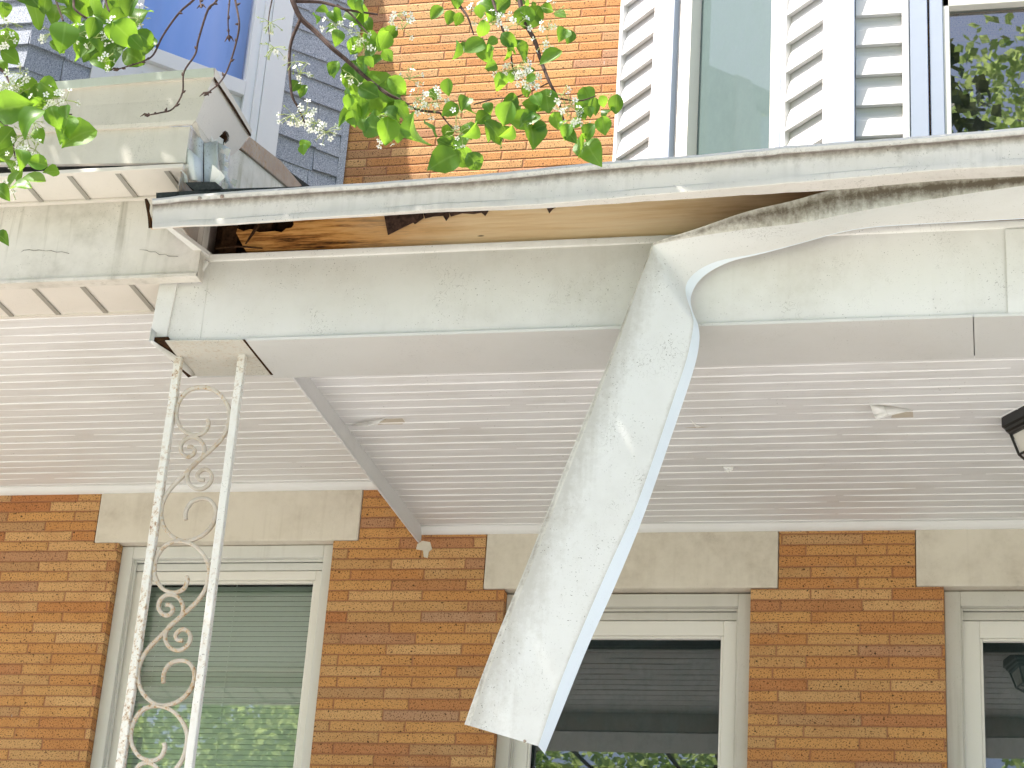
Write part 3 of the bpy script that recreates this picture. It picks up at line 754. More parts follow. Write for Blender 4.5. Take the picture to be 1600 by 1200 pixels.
# torn tar paper hanging over the board
m = MB(); r = random.Random(11)
def rag(poly, dy=0.0): 
    m.prism([aY(x, y, WY-0.012-dy-r.uniform(0, 0.008)) for x, y in poly], (0, 0.003, 0))
rag([(600, 336), (641, 330), (650, 345), (628, 356), (606, 367), (603, 352)])
rag([(640, 331), (660, 329), (662, 340), (648, 350), (641, 343)])
rag([(660, 329), (700, 325), (702, 338), (697, 345), (692, 337), (676, 338), (664, 341)])
rag([(698, 325), (762, 318), (763, 330), (758, 337), (752, 332), (740, 334), (722, 333), (704, 338)])
rag([(850, 314), (873, 313), (870, 323), (864, 326), (858, 333), (853, 323)])
rag([(890, 308), (980, 300), (979, 306), (955, 309), (930, 311), (915, 314), (912, 318), (909, 313), (895, 314)])
rag([(980, 301), (1022, 296), (1022, 312), (1000, 313), (980, 315)])
m.build('tar_paper', M['tar'], fb)
# end return of the eave box
m = MB(); m.prism([aZ(259, 357, BT-.01), aZ(268, 356, BT-.01), aZ(331, 403, BT-.01), aZ(322, 408, BT-.01)], (0, 0, 0.02)); m.build('return_strip', M['beam'], porch, bevel=0.002)
xw = -3.105
m = MB(); m.box(xw-0.004, xw, 6.70, YB+0.11, BT+0.01, BT+0.22); m.build('return_panel', M['rake'], porch)
m = MB(); m.prism([aY(310, 432, YB-0.03), aY(318, 418, YB-0.03), aY(324, 408, YB-0.03), aY(312, 404, YB-0.03), aY(306, 430, YB-0.03)], (0, 0.02, 0)); m.build('return_foot', M['beam'], porch)

# roof deck, felt and eave edge
def tl(x): return itp([(225, 312), (342, 301), (480, 292.5), (726, 276), (962, 252), (1100, 242), (1240, 228), (1300, 224), (1420, 215), (1600, 200)], x)
m = MB(); rows = []
for x in (244, 300, 360, 420, 480, 560, 720, 900, 1100, 1300, 1600, 2200):
    lift = itp([(244, 9), (300, 7), (400, 4), (480, 1.5), (560, 0), (700, -3)], x) if x < 700 else -3
    p = aY(x, tl(x)-lift, 6.70); q = aY(x, tl(x)+9, 6.70)
    rows.append([q, p, (p[0], 6.80, p[2]+0.03), (p[0]+0.02, W-0.002, p[2]+0.80)])
m.grid(rows, sm=False); m.build('roofing', M['roof'], porch)
m = MB(); rows = []
for x in (240, 600, 1000, 1600, 2200):
    p = aY(x, tl(x)+10, 6.74); rows.append([(p[0], 6.74, p[2]), (p[0], 6.74, p[2]-0.10), (p[0], 6.76, p[2]-0.10), (p[0], 6.76, p[2])])
m.grid(rows, sm=False, closed=True); m.build('fascia_board', M['wood'], porch)

# peeling paint on the ceiling
def flake(poly_in, poly_peel, drop):
    m = MB(); m.prism([aZ(x, y, CR-0.0015) for x, y in poly_in], (0, 0, 0.001))
    f = m.build('paint_flake', M['bare'], ce)
    m = MB()
    n = len(poly_peel)
    cx = sum(p[0] for p in poly_peel)/n; cy = sum(p[1] for p in poly_peel)/n
    ring = [aZ(x, y, CR-d) for x, y, d in poly_peel]
    c0 = aZ(cx, cy, CR-drop)
    for k in range(n): m.face([c0, ring[k], ring[(k+1) % n]], True)
    m.build('curled_paint', M['peel'], f, solid=0.001)
flake([(598, 655), (629, 654), (633, 660), (628, 663), (600, 663), (590, 664)], [(548, 665, .004), (575, 659, .006), (604, 653, .006), (590, 661, .035), (575, 666, .05), (560, 666, .04)], 0.03)
flake([(1400, 640), (1426, 641), (1427, 652), (1392, 653)], [(1359, 632, .003), (1380, 634, .004), (1426, 641, .004), (1405, 646, .035), (1388, 650, .05), (1370, 656, .068), (1365, 648, .04)], 0.04)
flake([(1131, 730), (1145, 729), (1144, 733), (1133, 734)], [(1130, 729, .003), (1146, 729, .003), (1145, 734, .02), (1138, 739, .03), (1132, 736, .02)], 0.015)
flake([(1070, 668), (1108, 667), (1090, 669)], [(1078, 655, .002), (1086, 664, .008), (1096, 667, .004), (1088, 668, .012)], 0.006)

# ------------------------------------------------------------------ right gutter
gut = thing('rain_gutter', (-1.0, 6.7, BT), 'long dirty white gutter sloping above the exposed wood strip', 'gutter')
topl = [(225, 312), (342, 301), (480, 292.5), (726, 276), (962, 252), (1100, 242), (1240, 228), (1300, 224), (1420, 215), (1600, 200)]
botl = [(235, 357), (366, 350.5), (480, 342), (685, 328), (849, 320), (993, 307), (1146, 294), (1300, 281), (1478, 265), (1600, 259)]
rows = []; r = random.Random(2); undr = []
for x in list(range(238, 1600, 22)) + [1640, 1800, 2200]:
    j = r.uniform(-0.6, 0.6)
    yt, yb_ = itp(topl, x)+j, itp(botl, x)+j*0.8
    h = yb_-yt
    dz = 0.004*math.sin(x*0.02)
    xt = x - (h*0.16 if False else 0)
    row = [aY(x, yt-1, 6.72), aY(x, yt, 6.618), aY(x, yt+h*0.05, 6.612), aY(x, yt+h*0.17, 6.616), aY(x, yt+h*0.20, 6.640+dz*.3), aY(x, yt+h*0.32, 6.640+dz*.5), aY(x, yt+h*0.5, 6.638+dz), aY(x, yt+h*0.79, 6.637+dz*.5), aY(x, yt+h*0.82, 6.632), aY(x, yb_-1.5, 6.630), aY(x, yb_, 6.633)]
    last = row[-1]
    uu = itp([(366, 1), (600, 3), (850, 6), (1000, 9), (1150, 12), (1300, 16), (1450, 20), (1600, 19)], max(x, 366))
    row.append(aZ(x, yb_+uu, last[2]+0.001))
    row.append(row[-1]+np.array([0, 0.002, 0.05]))
    rows.append(row)
m = MB(); m.grid(rows); gb = m.build('trough', M['gutter'], gut)
at = gb.data.attributes.new('grime_fold', 'FLOAT', 'POINT')
at.data.foreach_set('value', [v for _ in rows for v in (0, 0, 0.0, 0.45, 0.95, 0.5, 0.1, 0.0, 0.15, 0.0, 0.05, 0.1, 0.1)])
m = MB()
e0 = rows[0]
m.face([p for p in e0]); m.build('end_cap', M['rake'], gut)
m = MB()
m.tube([aY(228, 311, 6.625), aY(231, 320, 6.632), aY(231.5, 330, 6.63), aY(234, 342, 6.64), aY(236, 356, 6.655)], [0.006, 0.010, 0.006, 0.008, 0.011], 6)
m.build('rusted_edge', M['rot_gap'], gut)
m = MB()
for x, y in ((312, 310), (347, 307)):
    p = aY(x, y, 6.614); m = MB(); m.tube([p, p+np.array([0, -0.008, 0])], [0.009, 0.005], 8); m.build('rusty_nail', M['rake'], gut)

# ------------------------------------------------------------------ loose soffit metal, twisted and hanging
loose = thing('loose_soffit', aY(1020, 383, 6.9), 'twisted strip of white metal soffit torn loose and hanging across the beam', 'loose soffit')
sec = [((2000, 235), (2000, 249), (2000, 318), (2000, 319.2)), ((1640, 270), (1640, 284), (1640, 339), (1640, 340.2)), ((1600, 275), (1600, 290), (1600, 341), (1600, 342.2)), ((1487, 281), (1487, 306), (1487, 347), (1487, 348.2)), ((1400, 286), (1400, 320), (1400, 351), (1400, 352.2)), ((1340, 289), (1340, 330), (1352, 355), (1352, 356.2)), ((1300, 295), (1300, 339), (1310, 362), (1310, 363.2)), ((1240, 314), (1250, 348.5), (1260, 377), (1260, 378.2)), ((1200, 322), (1210, 353), (1220, 387.5), (1220, 388.7)), ((1167, 330), (1178, 356), (1185, 396), (1186, 398)), ((1130, 342.5), (1142, 361.5), (1148, 402), (1150.5, 405.2)), ((1097, 354.7), (1108, 366), (1122, 407), (1132, 412)), ((1067, 364), (1075, 372), (1100, 416), (1112, 422)), ((1043, 372), (1048, 377), (1083, 427.5), (1097, 433)), ((1030, 376), (1033, 380), (1072.5, 441), (1086, 446)), ((1023, 379), (1025, 382), (1070, 453), (1079, 462)), ((1020, 381), (1021, 383.5), (1073.5, 467), (1079, 473)), ((1015, 391), (1018, 394), (1079, 483), (1082.5, 489))]
Ysec = [(6.71, 6.72, 6.985, 6.99)]*5 + [(6.712, 6.722, 6.98, 6.985), (6.716, 6.73, 6.98, 6.985), (6.74, 6.765, 6.98, 6.985), (6.755, 6.785, 6.98, 6.985), (6.77, 6.80, 6.98, 6.986), (6.785, 6.815, 6.978, 6.986),
        (6.80, 6.83, 6.972, 6.987), (6.815, 6.84, 6.97, 6.987), (6.83, 6.85, 6.968, 6.986), (6.84, 6.853, 6.964, 6.985), (6.85, 6.856, 6.955, 6.98), (6.856, 6.858, 6.93, 6.955), (6.858, 6.86, 6.905, 6.93)]
inn = [(483, 1079), (500, 1084), (513, 1083), (541, 1078), (560, 1074), (600, 1060), (720, 1020), (820, 984), (880, 953), (978, 911), (1062, 876), (1166, 841)]
out = [(489, 1082.5), (502, 1089.5), (520, 1093.7), (548, 1092), (577, 1085), (624, 1069), (720, 1036), (824, 1000), (900, 968), (950, 946), (1002, 921.5), (1125, 872.5), (1178, 851)]
lef = [(382, 1019.5), (455, 990.6), (553, 955.5), (640, 920), (700, 895), (781, 862.5), (898, 817), (932, 801), (1048, 755), (1132, 725.5)]
for (yl, sl) in ((402, 1.35), (418, 1.15), (440, 0.92), (470, 0.70), (510, 0.52), (560, 0.42), (620, 0.38), (690, 0.36), (760, 0.36), (830, 0.36), (900, 0.36), (960, 0.36), (1020, 0.36), (1075, 0.36), (1105, 0.36), (1132, 0.36)):
    xl = itp(lef, yl); yr = yl+60
    for _ in range(30): yr = 0.5*yr+0.5*(yl+sl*(itp(inn, yr)-xl))
    yo = yr+8
    for _ in range(30): yo = 0.5*yo+0.5*(yr+0.42*(itp(out, yo)-itp(inn, yr)))
    if yl == 1132: yr, yo = 1166, 1178
    t = (yl-390)/740.0
    yy = 6.862-0.03*t+0.001*math.sin(yl*0.013)
    sec.append(((xl, yl), (xl+min(8, 1+yl/60.0-6), yl+2), (itp(inn, yr), yr), (itp(out, yo), yo)))
    Ysec.append((yy+0.012, yy, yy+0.016, yy+0.064))
P3 = [[aY(p[0], p[1], y) for p, y in zip(s, ys)] for s, ys in zip(sec, Ysec)]
def strip(i, j, k, nm, mat, par, fr=None):
    rows = []; fr = fr or [q/k for q in range(k+1)]
    for r_ in P3:
        a, b = r_[i], r_[j]
        rows.append([a+(b-a)*q for q in fr])
    mm = MB(); mm.grid(rows); o = mm.build(nm, mat, par, sub=2)
    rg = set(range(16*(k+1), 17*(k+1)))
    cr = o.data.attributes.new('crease_edge', 'FLOAT', 'EDGE')
    for e in o.data.edges:
        if e.vertices[0] in rg and e.vertices[1] in rg: cr.data[e.index].value = 0.85; e.use_edge_sharp = True
    gr_ = o.data.attributes.new('grime_fold', 'FLOAT', 'POINT')
    if i == 0:
        vals = []
        for (u_, *_r) in sec:
            g_ = itp([(1000, 0.35), (1100, 0.5), (1200, 0.8), (1300, 0.75), (1600, 1.0)], u_[0]) if u_[1] < 390 else 0.3
            vals += [g_*0.55, g_*1.15, g_*0.8, g_*0.35]
        gr_.data.foreach_set('value', vals)
    if i == 1:
        vals = []
        for n_, r_ in enumerate(sec):
            low = max(0.0, (n_-22)/10.0)
            vals += [1.0, 0.9, 0.6, 0.1+0.2*low, 0.15*low, 0.1*low, 0.5, 0.8] if n_ >= 17 else [0.25, 0.15, 0.05, 0, 0, 0.05, 0.1, 0.2]  # last columns draw a dark line along the fold
        gr_.data.foreach_set('value', vals[:len(gr_.data)])
    return o
# surface with a crisp fold along the ridge is kept by doubling sections there
strip(0, 1, 3, 'folded_edge', M['loosedirt'], loose)
strip(1, 2, 7, 'face_panel', M['loose'], loose, [0, 0.05, 0.15, 0.4, 0.7, 0.94, 0.98, 1])
strip(2, 3, 2, 'side_flange', M['flange'], loose)
p = aY(820, 1158, 6.825)
m = MB(); m.tube([p, p+np.array([0, -0.008, 0])], [0.006, 0.004], 8); m.build('screw', M['rake'], loose)

# ------------------------------------------------------------------ left porch
lp = thing('porch_roof', (-4.5, 6.95, ZL), 'left hand porch roof with stained white fascia and vented soffit panels', 'porch roof')
YF, ZFB, ZFT = 6.95, 5.195, 5.572
XE = aY(310, 420, YF)[0]
m = MB(); rows = []; n = 40
for k in range(n+1):
    x = XL+(XE-XL)*k/n; wv = 0.003*math.sin(x*5)+0.002*math.sin(x*13)
    rows.append([(x, YF+0.05, ZFB+0.002), (x, YF-0.012, ZFB), (x, YF-0.012, ZFB+0.014), (x, YF+wv, ZFB+0.018), (x, YF+wv*1.5, ZFB+0.18), (x, YF, ZFT)])
m.grid(rows); m.face([(XE, YF, ZFB), (XE, YF+0.06, ZFB), (XE, YF+0.06, ZFT), (XE, YF, ZFT)])
m.build('fascia', M['neigh'], lp)
for cr_ in ([(30, 396), (37, 391), (46, 390), (52, 391.5), (61, 390.5), (72, 392), (80, 391.5), (88, 394), (97, 393.5), (108, 396)], [(218, 390), (229, 391), (234, 393.5), (243, 393.5), (249, 398), (258, 397.5), (263, 400), (278, 400.5)]):
    m = MB(); m.tube([aY(x, y, YF-0.002) for x, y in cr_], [0.0004+0.0007*abs(math.sin(k*1.9)) for k in range(len(cr_))], 4); m.build('crack', M['tar'], lp)
def vented(name, x0, x1, y0, y1, z, refs):
    m = MB(); m.box(x0, x1, y0, y1, z, z+0.02); o = m.build(name, M['nsoffit'], lp)
    s = MB(); sp = refs[1]; x = refs[0]
    while x > x0: x -= sp
    while x < x1:
        if x > x0+0.02 and x+0.02 < x1: s.box(x, x+0.022, y0+0.001, y1-0.001, z-0.006, z-0.001)
        x += sp
    s.build('joint_strip', M['nstrip'], o, bevel=0.002)
    return o
xa_ = aZ(124, 447, ZFB+.01)[0]; xb_ = aZ(199.7, 443, ZFB+.01)[0]
vented('soffit_panel', XL, -3.23, YF+0.05, 7.268, ZFB+0.012, (xa_, xb_-xa_))
m = MB(); m.box(XL, -3.2, 7.262, 7.28, ZFB+0.004, ZL); m.build('beam_back', M['nsoffit'], lp)
YN = 6.72; ZNF = 5.735
xa_ = aZ(95, 263, ZFT)[0]; xb_ = aZ(171, 259, ZFT)[0]
vented('soffit_panel', XL, aZ(288, 256, ZFT)[0], YN+0.006, YF+0.002, ZFT, (xa_, xb_-xa_))
m = MB(); m.box(XL, aY(288, 258, YN-0.01)[0], YN-0.02, YN+0.005, ZFT-0.008, ZFT+0.010); m.box(XL, XE-0.05, YF-0.022, YF-0.001, ZFT-0.012, ZFT-0.001); m.build('soffit_channel', M['nsoffit'], lp, bevel=0.002)
m = MB(); m.prism([aY(-900, 212, YN), aY(297, 198, YN), aY(289, 254, YN), aY(-900, 268, YN)], (0, 0.02, 0)); m.build('frieze', M['neighg'], lp)
BPL = 0.0843
PHL = aZ(100, 756, CL)[1]-BPL*40
cl_ = ceiling(XL, -2.825, 7.26, W-0.02, CL, BPL, PHL, 'ceiling', board_mat('left_boards', (0.76, 0.745, 0.725), PHL, BPL), lp, 9)
cove(XL, -2.835, CL, lp, 0.036)
# gable side above the right roof, with its rusty rake board
XG = -3.07
g0, g1 = aX(376, 231, XG), aX(470, 297, XG)
m = MB(); m.prism([aX(330, 205, XG), aX(372, 233, XG), aX(470, 300, XG), aX(472, 330, XG), aX(332, 330, XG)], (-0.03, 0, 0)); m.build('gable_panel', M['mossy'], lp)
m = MB()
a = [aX(390, 213, XG+.012), aX(440, 252, XG+.012), aX(472, 290, XG+.012), aX(456, 297, XG+.012), aX(376, 231, XG+.012)]
m.prism(a, (-0.05, 0, 0)); m.build('rake_board', M['rake'], lp, bevel=0.003)
m = MB(); b0, b1 = g0+np.array([0, 0, 0.10]), g1+np.array([0, 0.6, 0.25])
slope = (g1[2]-g0[2])/(g1[1]-g0[1])
y0 = 6.74; z0 = g0[2]+0.05-(g0[1]-y0)*slope
m.prism([(XG-.01, y0+.45, z0+.45*slope-.02), (XG-.01, W, z0+(W-y0)*slope-.02), (XG-.01, W, z0+(W-y0)*slope+.01), (XG-.01, y0+.45, z0+.45*slope+.01)], (XL-XG, 0, 0)); m.build('roofing', M['roof'], lp)

# ------------------------------------------------------------------ left box gutter
ng = thing('box_gutter', aY(300, 190, 6.7), 'greenish white box gutter of the left porch with open end above a broken downspout', 'gutter')
YG = 6.70
m = MB()
def rowpts(x, dx=0):
    t = itp([(-900, 168), (0, 133), (330, 110)], x); 
    return t
rows = []
for x in (-1200, -600, -200, 0, 100, 200, 260, 300, 334):
    t = itp([(0, 133), (100, 127.5), (280, 111), (334, 107)], x) if x >= 0 else 133-(x)*0.055
    bt_ = itp([(0, 203), (160, 197), (306, 189)], x if x < 334 else 306) if x >= 0 else 203-(x)*0.045
    xb2 = x if x < 334 else 306
    if 280 < x < 334: xb2 = 284
    rim = t+13+1.2*math.sin(x*0.05)
    rows.append([aY(x, t, YG+0.05), aY(x, t, YG-0.014), aY(x, rim, YG-0.014), aY(x, rim+1.5, YG), aY((x+xb2)/2, (t+bt_)/2+4, YG+0.004), aY(xb2, bt_-1, YG), aY(xb2-6 if x > 270 else xb2, bt_+5, YG+0.004), aY(xb2-9 if x > 270 else xb2, bt_+7, YN)])
m.grid(rows, sm=False); m.build('trough', M['neighg'], ng, solid=0.002)
m = MB(); rr_ = []
for x in (-600, 0, 100, 200, 280, 334):
    t = itp([(0, 133), (100, 127.5), (280, 111), (334, 107)], x) if x >= 0 else 133-(x)*0.055
    rr_.append([aY(x, t-1.0, YG+0.06), aY(x, t-1.0, YG-0.018), aY(x, t+12+1.3*math.sin(x*.06), YG-0.018)])
m.grid(rr_, sm=False); m.build('rim', M['neighrim'], ng, solid=0.002)
pA, pB = aY(333, 112, YG), aY(306, 189, YG); nC = np.cross(pB-pA, np.array([0, 1.0, 0]))
def onC(x, y, o=0.0):
    d = ray(x, y); q = EYE + d*((nC@(pA-EYE))/(nC@d)); return q + o*nC/np.linalg.norm(nC)*(1 if nC[0] > 0 else -1)
cap = [onC(x, y) for x, y in ((334, 107), (332, 121), (306, 189), (328, 221.5), (340, 216), (350, 206), (353, 208), (356, 216), (350, 225), (357, 246), (366, 240), (376, 231), (391, 210), (360, 150))]
m = MB(); m.prism(cap, (-0.004, 0, 0)); m.build('end_cap', M['nsoffit'], ng)
m = MB(); m.prism([onC(x, y) for x, y in ((347, 207), (352, 204), (356, 207), (358.5, 214), (357, 220), (351, 225), (354, 216), (352, 210))], (-0.03, 0, 0)); m.build('outlet_hole', M['rot_gap'], ng)
m = MB(); m.prism([onC(x, y, 0.006) for x, y in ((334.5, 106), (332, 121), (334, 125), (352, 153), (375, 190), (389, 213), (392, 204), (378, 178), (352, 136))], (-0.004, 0, 0)); m.build('cap_hem', M['nsoffit'], ng)
m = MB(); m.prism([onC(x, y, 0.008) for x, y in ((332.5, 120), (333, 125), (360, 167), (389, 213), (390, 210), (362, 164))], (-0.003, 0, 0)); m.build('rust_line', M['rot_gap'], ng)
m = MB(); m.prism([aY(296, 191, YG+.002), aY(306, 189, YG+.002), onC(328, 222), onC(316, 223)], (0, 0, 0.004)); m.build('cap_lip', M['neighg'], ng)

# broken downspout
ds = thing('downspout', aY(315, 290, 6.78), 'short broken sheet metal downspout torn open under the box gutter end', 'downspout')
def sheet(nm, poly, mat, y0, y1, par=ds):
    n = len(poly); mm = MB()
    mm.face([aY(x, y, y0+(y1-y0)*k/max(1, n-1)) for k, (x, y) in enumerate(poly)]); return mm.build(nm, mat, par, solid=0.002)
def curved(nm, left, right, mat, ya, yb2, bow):
    mm = MB(); rows = []
    for (l, r2) in zip(left, right):
        rows.append([aY(l[0]+(r2[0]-l[0])*q/6, l[1]+(r2[1]-l[1])*q/6, ya+(yb2-ya)*q/6-bow*math.sin(math.pi*q/6)) for q in range(7)])
    mm.grid(rows); return mm.build(nm, mat, ds, solid=0.002)
curved('inner_sheet', [(299, 198), (295, 230), (300, 282)], [(318, 222), (317, 250), (317, 282)], M['galv'], 6.80, 6.80, 0.02)
curved('torn_sheet', [(287.5, 225), (289, 250), (296, 280)], [(316, 252), (316, 265), (317, 284)], M['galv'], 6.74, 6.77, 0.035)
curved('back_sheet', [(319, 224), (319, 255), (319, 284)], [(340, 220), (341, 250), (336, 284)], M['galv'], 6.80, 6.83, -0.01)
sheet('curled_tab', [(332, 257), (345, 268), (352, 276), (340, 290), (328, 287)], M['peel'], 6.70, 6.74)
sheet('side_tab', [(281, 262), (292, 275), (294, 287), (286, 284)], M['galv'], 6.72, 6.74)
curved('crumpled_sheet', [(340, 222), (342, 255), (345, 270), (350, 292)], [(360, 232), (359, 250), (357, 275), (365, 296)], M['galv'], 6.90, 6.93, 0.02)
m = MB(); r = random.Random(4)
for k in range(10):
    x, y = r.uniform(340, 365), r.uniform(225, 290); s = r.uniform(4, 10)
    m.face([aY(x, y, 6.87), aY(x+s*r.uniform(.4, 1), y+s*.3, 6.86+r.uniform(-.02, .02)), aY(x+s*.5, y+s*1.5, 6.87), aY(x-s*.4, y+s*.8, 6.88)])
m.build('paint_curl', M['peel'], ds, solid=0.001)
m = MB(); m.prism([aY(289, 285, 6.70), aY(336, 284, 6.70), aY(346, 292, 6.70), aY(344, 298, 6.70), aY(305, 298, 6.70)], (0, 0.12, 0.01)); m.build('outlet_tray', M['roof'], ds)

# ------------------------------------------------------------------ iron post
YP = 7.137
post = thing('porch_post', (aY(330, 556, YP)[0], YP, FLOOR), 'rusty white wrought iron post with scrollwork under the left end of the beam', 'post')
PW = 0.032
for (x, y, xo, yo) in ((273.5, 560, 227, 854), (370.8, 560, 331, 860)):
    a, b = aY(x, y, YP), aY(xo, yo, YP)
    xm = (a[0]+b[0])/2
    m = MB(); rows = []
    nseg = 40
    for k in range(nseg+1):
        z = FLOOR+(ZB-0.005-FLOOR)*k/nseg
        j = random.uniform(-0.0006, 0.0006)
        rows.append([(xm+j, YP+j, z), (xm+PW+j, YP+j, z), (xm+PW+j, YP+PW, z), (xm+j, YP+PW, z)])
    m.grid(rows, sm=False, closed=True); m.face(rows[0]); m.face(rows[-1])
    m.build('bar', M['iron'] if x < 300 else M['iron2'], post, bevel=0.004)
def catmull(p, n=8):
    p = [np.array(q, float) for q in p]; q = [2*p[0]-p[1]]+p+[2*p[-1]-p[-2]]; o = []
    for i in range(1, len(q)-2):
        for k in range(n):
            t = k/n
            o.append(0.5*((2*q[i])+(-q[i-1]+q[i+1])*t+(2*q[i-1]-5*q[i]+4*q[i+1]-q[i+2])*t*t+(-q[i-1]+3*q[i]-3*q[i+1]+q[i+2])*t**3))
    return o+[q[-2]]
big = [(722, 478), (727, 500), (710, 540), (675, 562), (635, 563), (590, 542), (556, 490), (549, 440), (562, 385), (600, 330), (650, 305), (710, 302), (770, 325), (815, 370), (841, 425), (840, 480), (822, 545), (785, 600), (735, 650), (680, 697), (630, 745), (580, 795), (530, 845), (490, 900), (468, 960), (466, 1020), (485, 1075), (530, 1125), (585, 1148), (645, 1140), (705, 1108), (750, 1055), (767, 1000), (760, 955), (730, 922), (685, 915), (640, 930), (610, 965), (600, 1000), (601, 1032)]
sml = [(612, 628), (635, 630), (650, 648), (640, 672), (612, 684), (585, 668), (573, 640), (582, 605), (612, 580), (650, 577), (685, 597), (704, 635), (700, 672), (684, 695), (650, 722), (622, 752), (609, 790), (618, 828), (645, 855), (685, 862), (722, 842), (743, 808), (740, 775), (715, 754), (685, 760), (665, 785), (675, 808), (704, 812)]
def crop7(p): return aY(120+p[0]/3.53, 520+p[1]/3.53, YP+PW/2)
ubig = [crop7(p) for p in big]; usml = [crop7(p) for p in sml]
dzs = (crop7((580, 1150))[2]-crop7((690, 302))[2])
dxs = 0.0
# the unit drifts with the lean of the picture only; in the world the repeats sit straight below each other
def flatbar(m, pts, w=0.010, t=0.0072):
    rows = []
    P = [Vector(p) for p in pts]
    for k, p in enumerate(P):
        tg = (P[min(k+1, len(P)-1)]-P[max(k-1, 0)]).normalized(); nn = Vector((tg.z, 0, -tg.x))
        yv = Vector((0, 1, 0))
        rows.append([p+nn*t+yv*w*0.7, p+nn*t*1.05-yv*w*0.45, p+nn*t*.5-yv*w*0.7, p-nn*t*.5-yv*w*.7, p-nn*t*1.05-yv*w*0.45, p-nn*t+yv*w*0.7])
    m.grid(rows, sm=True, closed=True); m.face(rows[0]); m.face(rows[-1])
m = MB(); flatbar(m, catmull(ubig, 6)); flatbar(m, catmull(usml, 6), 0.009)
s0 = m.build('scroll', M['scroll'], post)
for k in range(1, 5):
    o = s0.copy(); COL.objects.link(o); o.parent = post; o.location = (dxs*k, 0, dzs*k*1.003)

# ------------------------------------------------------------------ lantern
lc = np.array([0.245, 8.30, CR])
lamp = thing('porch_lantern', tuple(lc), 'black ceiling lantern with frosted glass at the right edge of the porch', 'lantern')
def hexring(r, z, n=6, ph=0.12): return [lc+np.array([r*math.cos(ph+2*math.pi*k/n), r*math.sin(ph+2*math.pi*k/n), z]) for k in range(n)]
def loft(m, rings):
    m.grid(rings, sm=False, closed=True)
m = MB(); loft(m, [hexring(0.165, 0), hexring(0.165, -0.048), hexring(0.152, -0.05), hexring(0.150, -0.066), hexring(0.138, -0.068), hexring(0.136, -0.080), hexring(0.05, -0.082)]); m.build('canopy', M['black'], lamp, bevel=0.003)
m = MB(); loft(m, [hexring(0.172, 0.001), hexring(0.172, -0.003)]); m.face(hexring(0.172, -0.003)); m.build('sealant', M['peel'], lamp)
m = MB(); loft(m, [hexring(0.118, -0.081), hexring(0.088, -0.165), hexring(0.02, -0.175)]); m.build('shade', M['frost'], lamp)
m = MB()
t_, b_ = hexring(0.127, -0.081), hexring(0.096, -0.170)
for k in range(6):
    m.tube([t_[k], b_[k]], 0.006, 6); m.tube([b_[k], b_[(k+1) % 6]], 0.006, 6)
    mid = lambda r, q: r[k]+(r[(k+1) % 6]-r[k])*q
    m.tube([mid(b_, .5), lc+np.array([0, 0, -0.178])], 0.004, 5)
m.tube([lc+np.array([0, 0, -0.18]), lc+np.array([0, 0, -0.195])], [0.016, 0.006], 8)
m.build('cage', M['black'], lamp)

# ------------------------------------------------------------------ porch floors below the frame
pf = thing('front_porch', (0, 8.3, 0), 'raised concrete porch floor in front of both brick houses', 'porch')
m = MB(); m.box(XL, XR, YB-0.25, W-0.001, 2.2, FLOOR); m.build('floor', M['conc'], pf, bevel=0.01)
m = MB(); m.box(XL, XR, YB-0.1, YB+0.15, 0.0, 2.199); m.build('base_wall', M['brick'], pf)
#@TREES
CROWN_N = 15000
CROWN_C = Vector((-3.4, 5.6, 8.0)); CROWN_R = (3.6, 1.0, 1.7)
# ------------------------------------------------------------------ pear tree whose twigs hang into the frame
pear = thing('pear_tree', (-4.6, 3.6, 0), 'flowering pear tree whose leafy white blossomed twigs hang in front of the gutters', 'tree')
rl = random.Random(21)
def leaf(m, tones, c, ln, tip, nrm, tone, fold=0.25, curl=0.25, wr=0.82):
    tip = Vector(tip).normalized(); nrm = Vector(nrm); nrm = (nrm - tip*nrm.dot(tip)).normalized(); sd = tip.cross(nrm)
    prof = [(0.0, 0.02), (0.10, 0.30), (0.26, 0.47), (0.45, 0.50), (0.64, 0.41), (0.82, 0.23), (0.93, 0.09), (1.0, 0.0)]
    rows = []; c = Vector(c)
    tw = rl.uniform(-0.25, 0.25); w1_, w2_ = rl.uniform(-.07, .07), rl.uniform(0, 6)
    for t, hw in prof:
        base = c + tip*ln*(t-0.45) - nrm*ln*curl*(t-0.45)**2*1.6
        hw *= ln*wr; row = []
        for q in (-1, -0.55, 0, 0.55, 1):
            lift = abs(q)*hw*fold + ln*w1_*math.sin(t*9+w2_+q*2)*abs(q)
            row.append(base + sd*hw*q*(1-0.1*abs(fold)) + nrm*(lift + sd.z*0 + tw*hw*q*t*0.5))
        rows.append(row)
    n0 = len(m.f); m.grid(rows, sm=True); tones += [tone]*(len(m.f)-n0); ribs.extend([0, 0, 1, 0, 0]*len(rows))
def set_tone(o, tones):
    at = o.data.attributes.new('tone', 'FLOAT', 'FACE'); at.data.foreach_set('value', tones)
TOCAM = Vector(-fw)
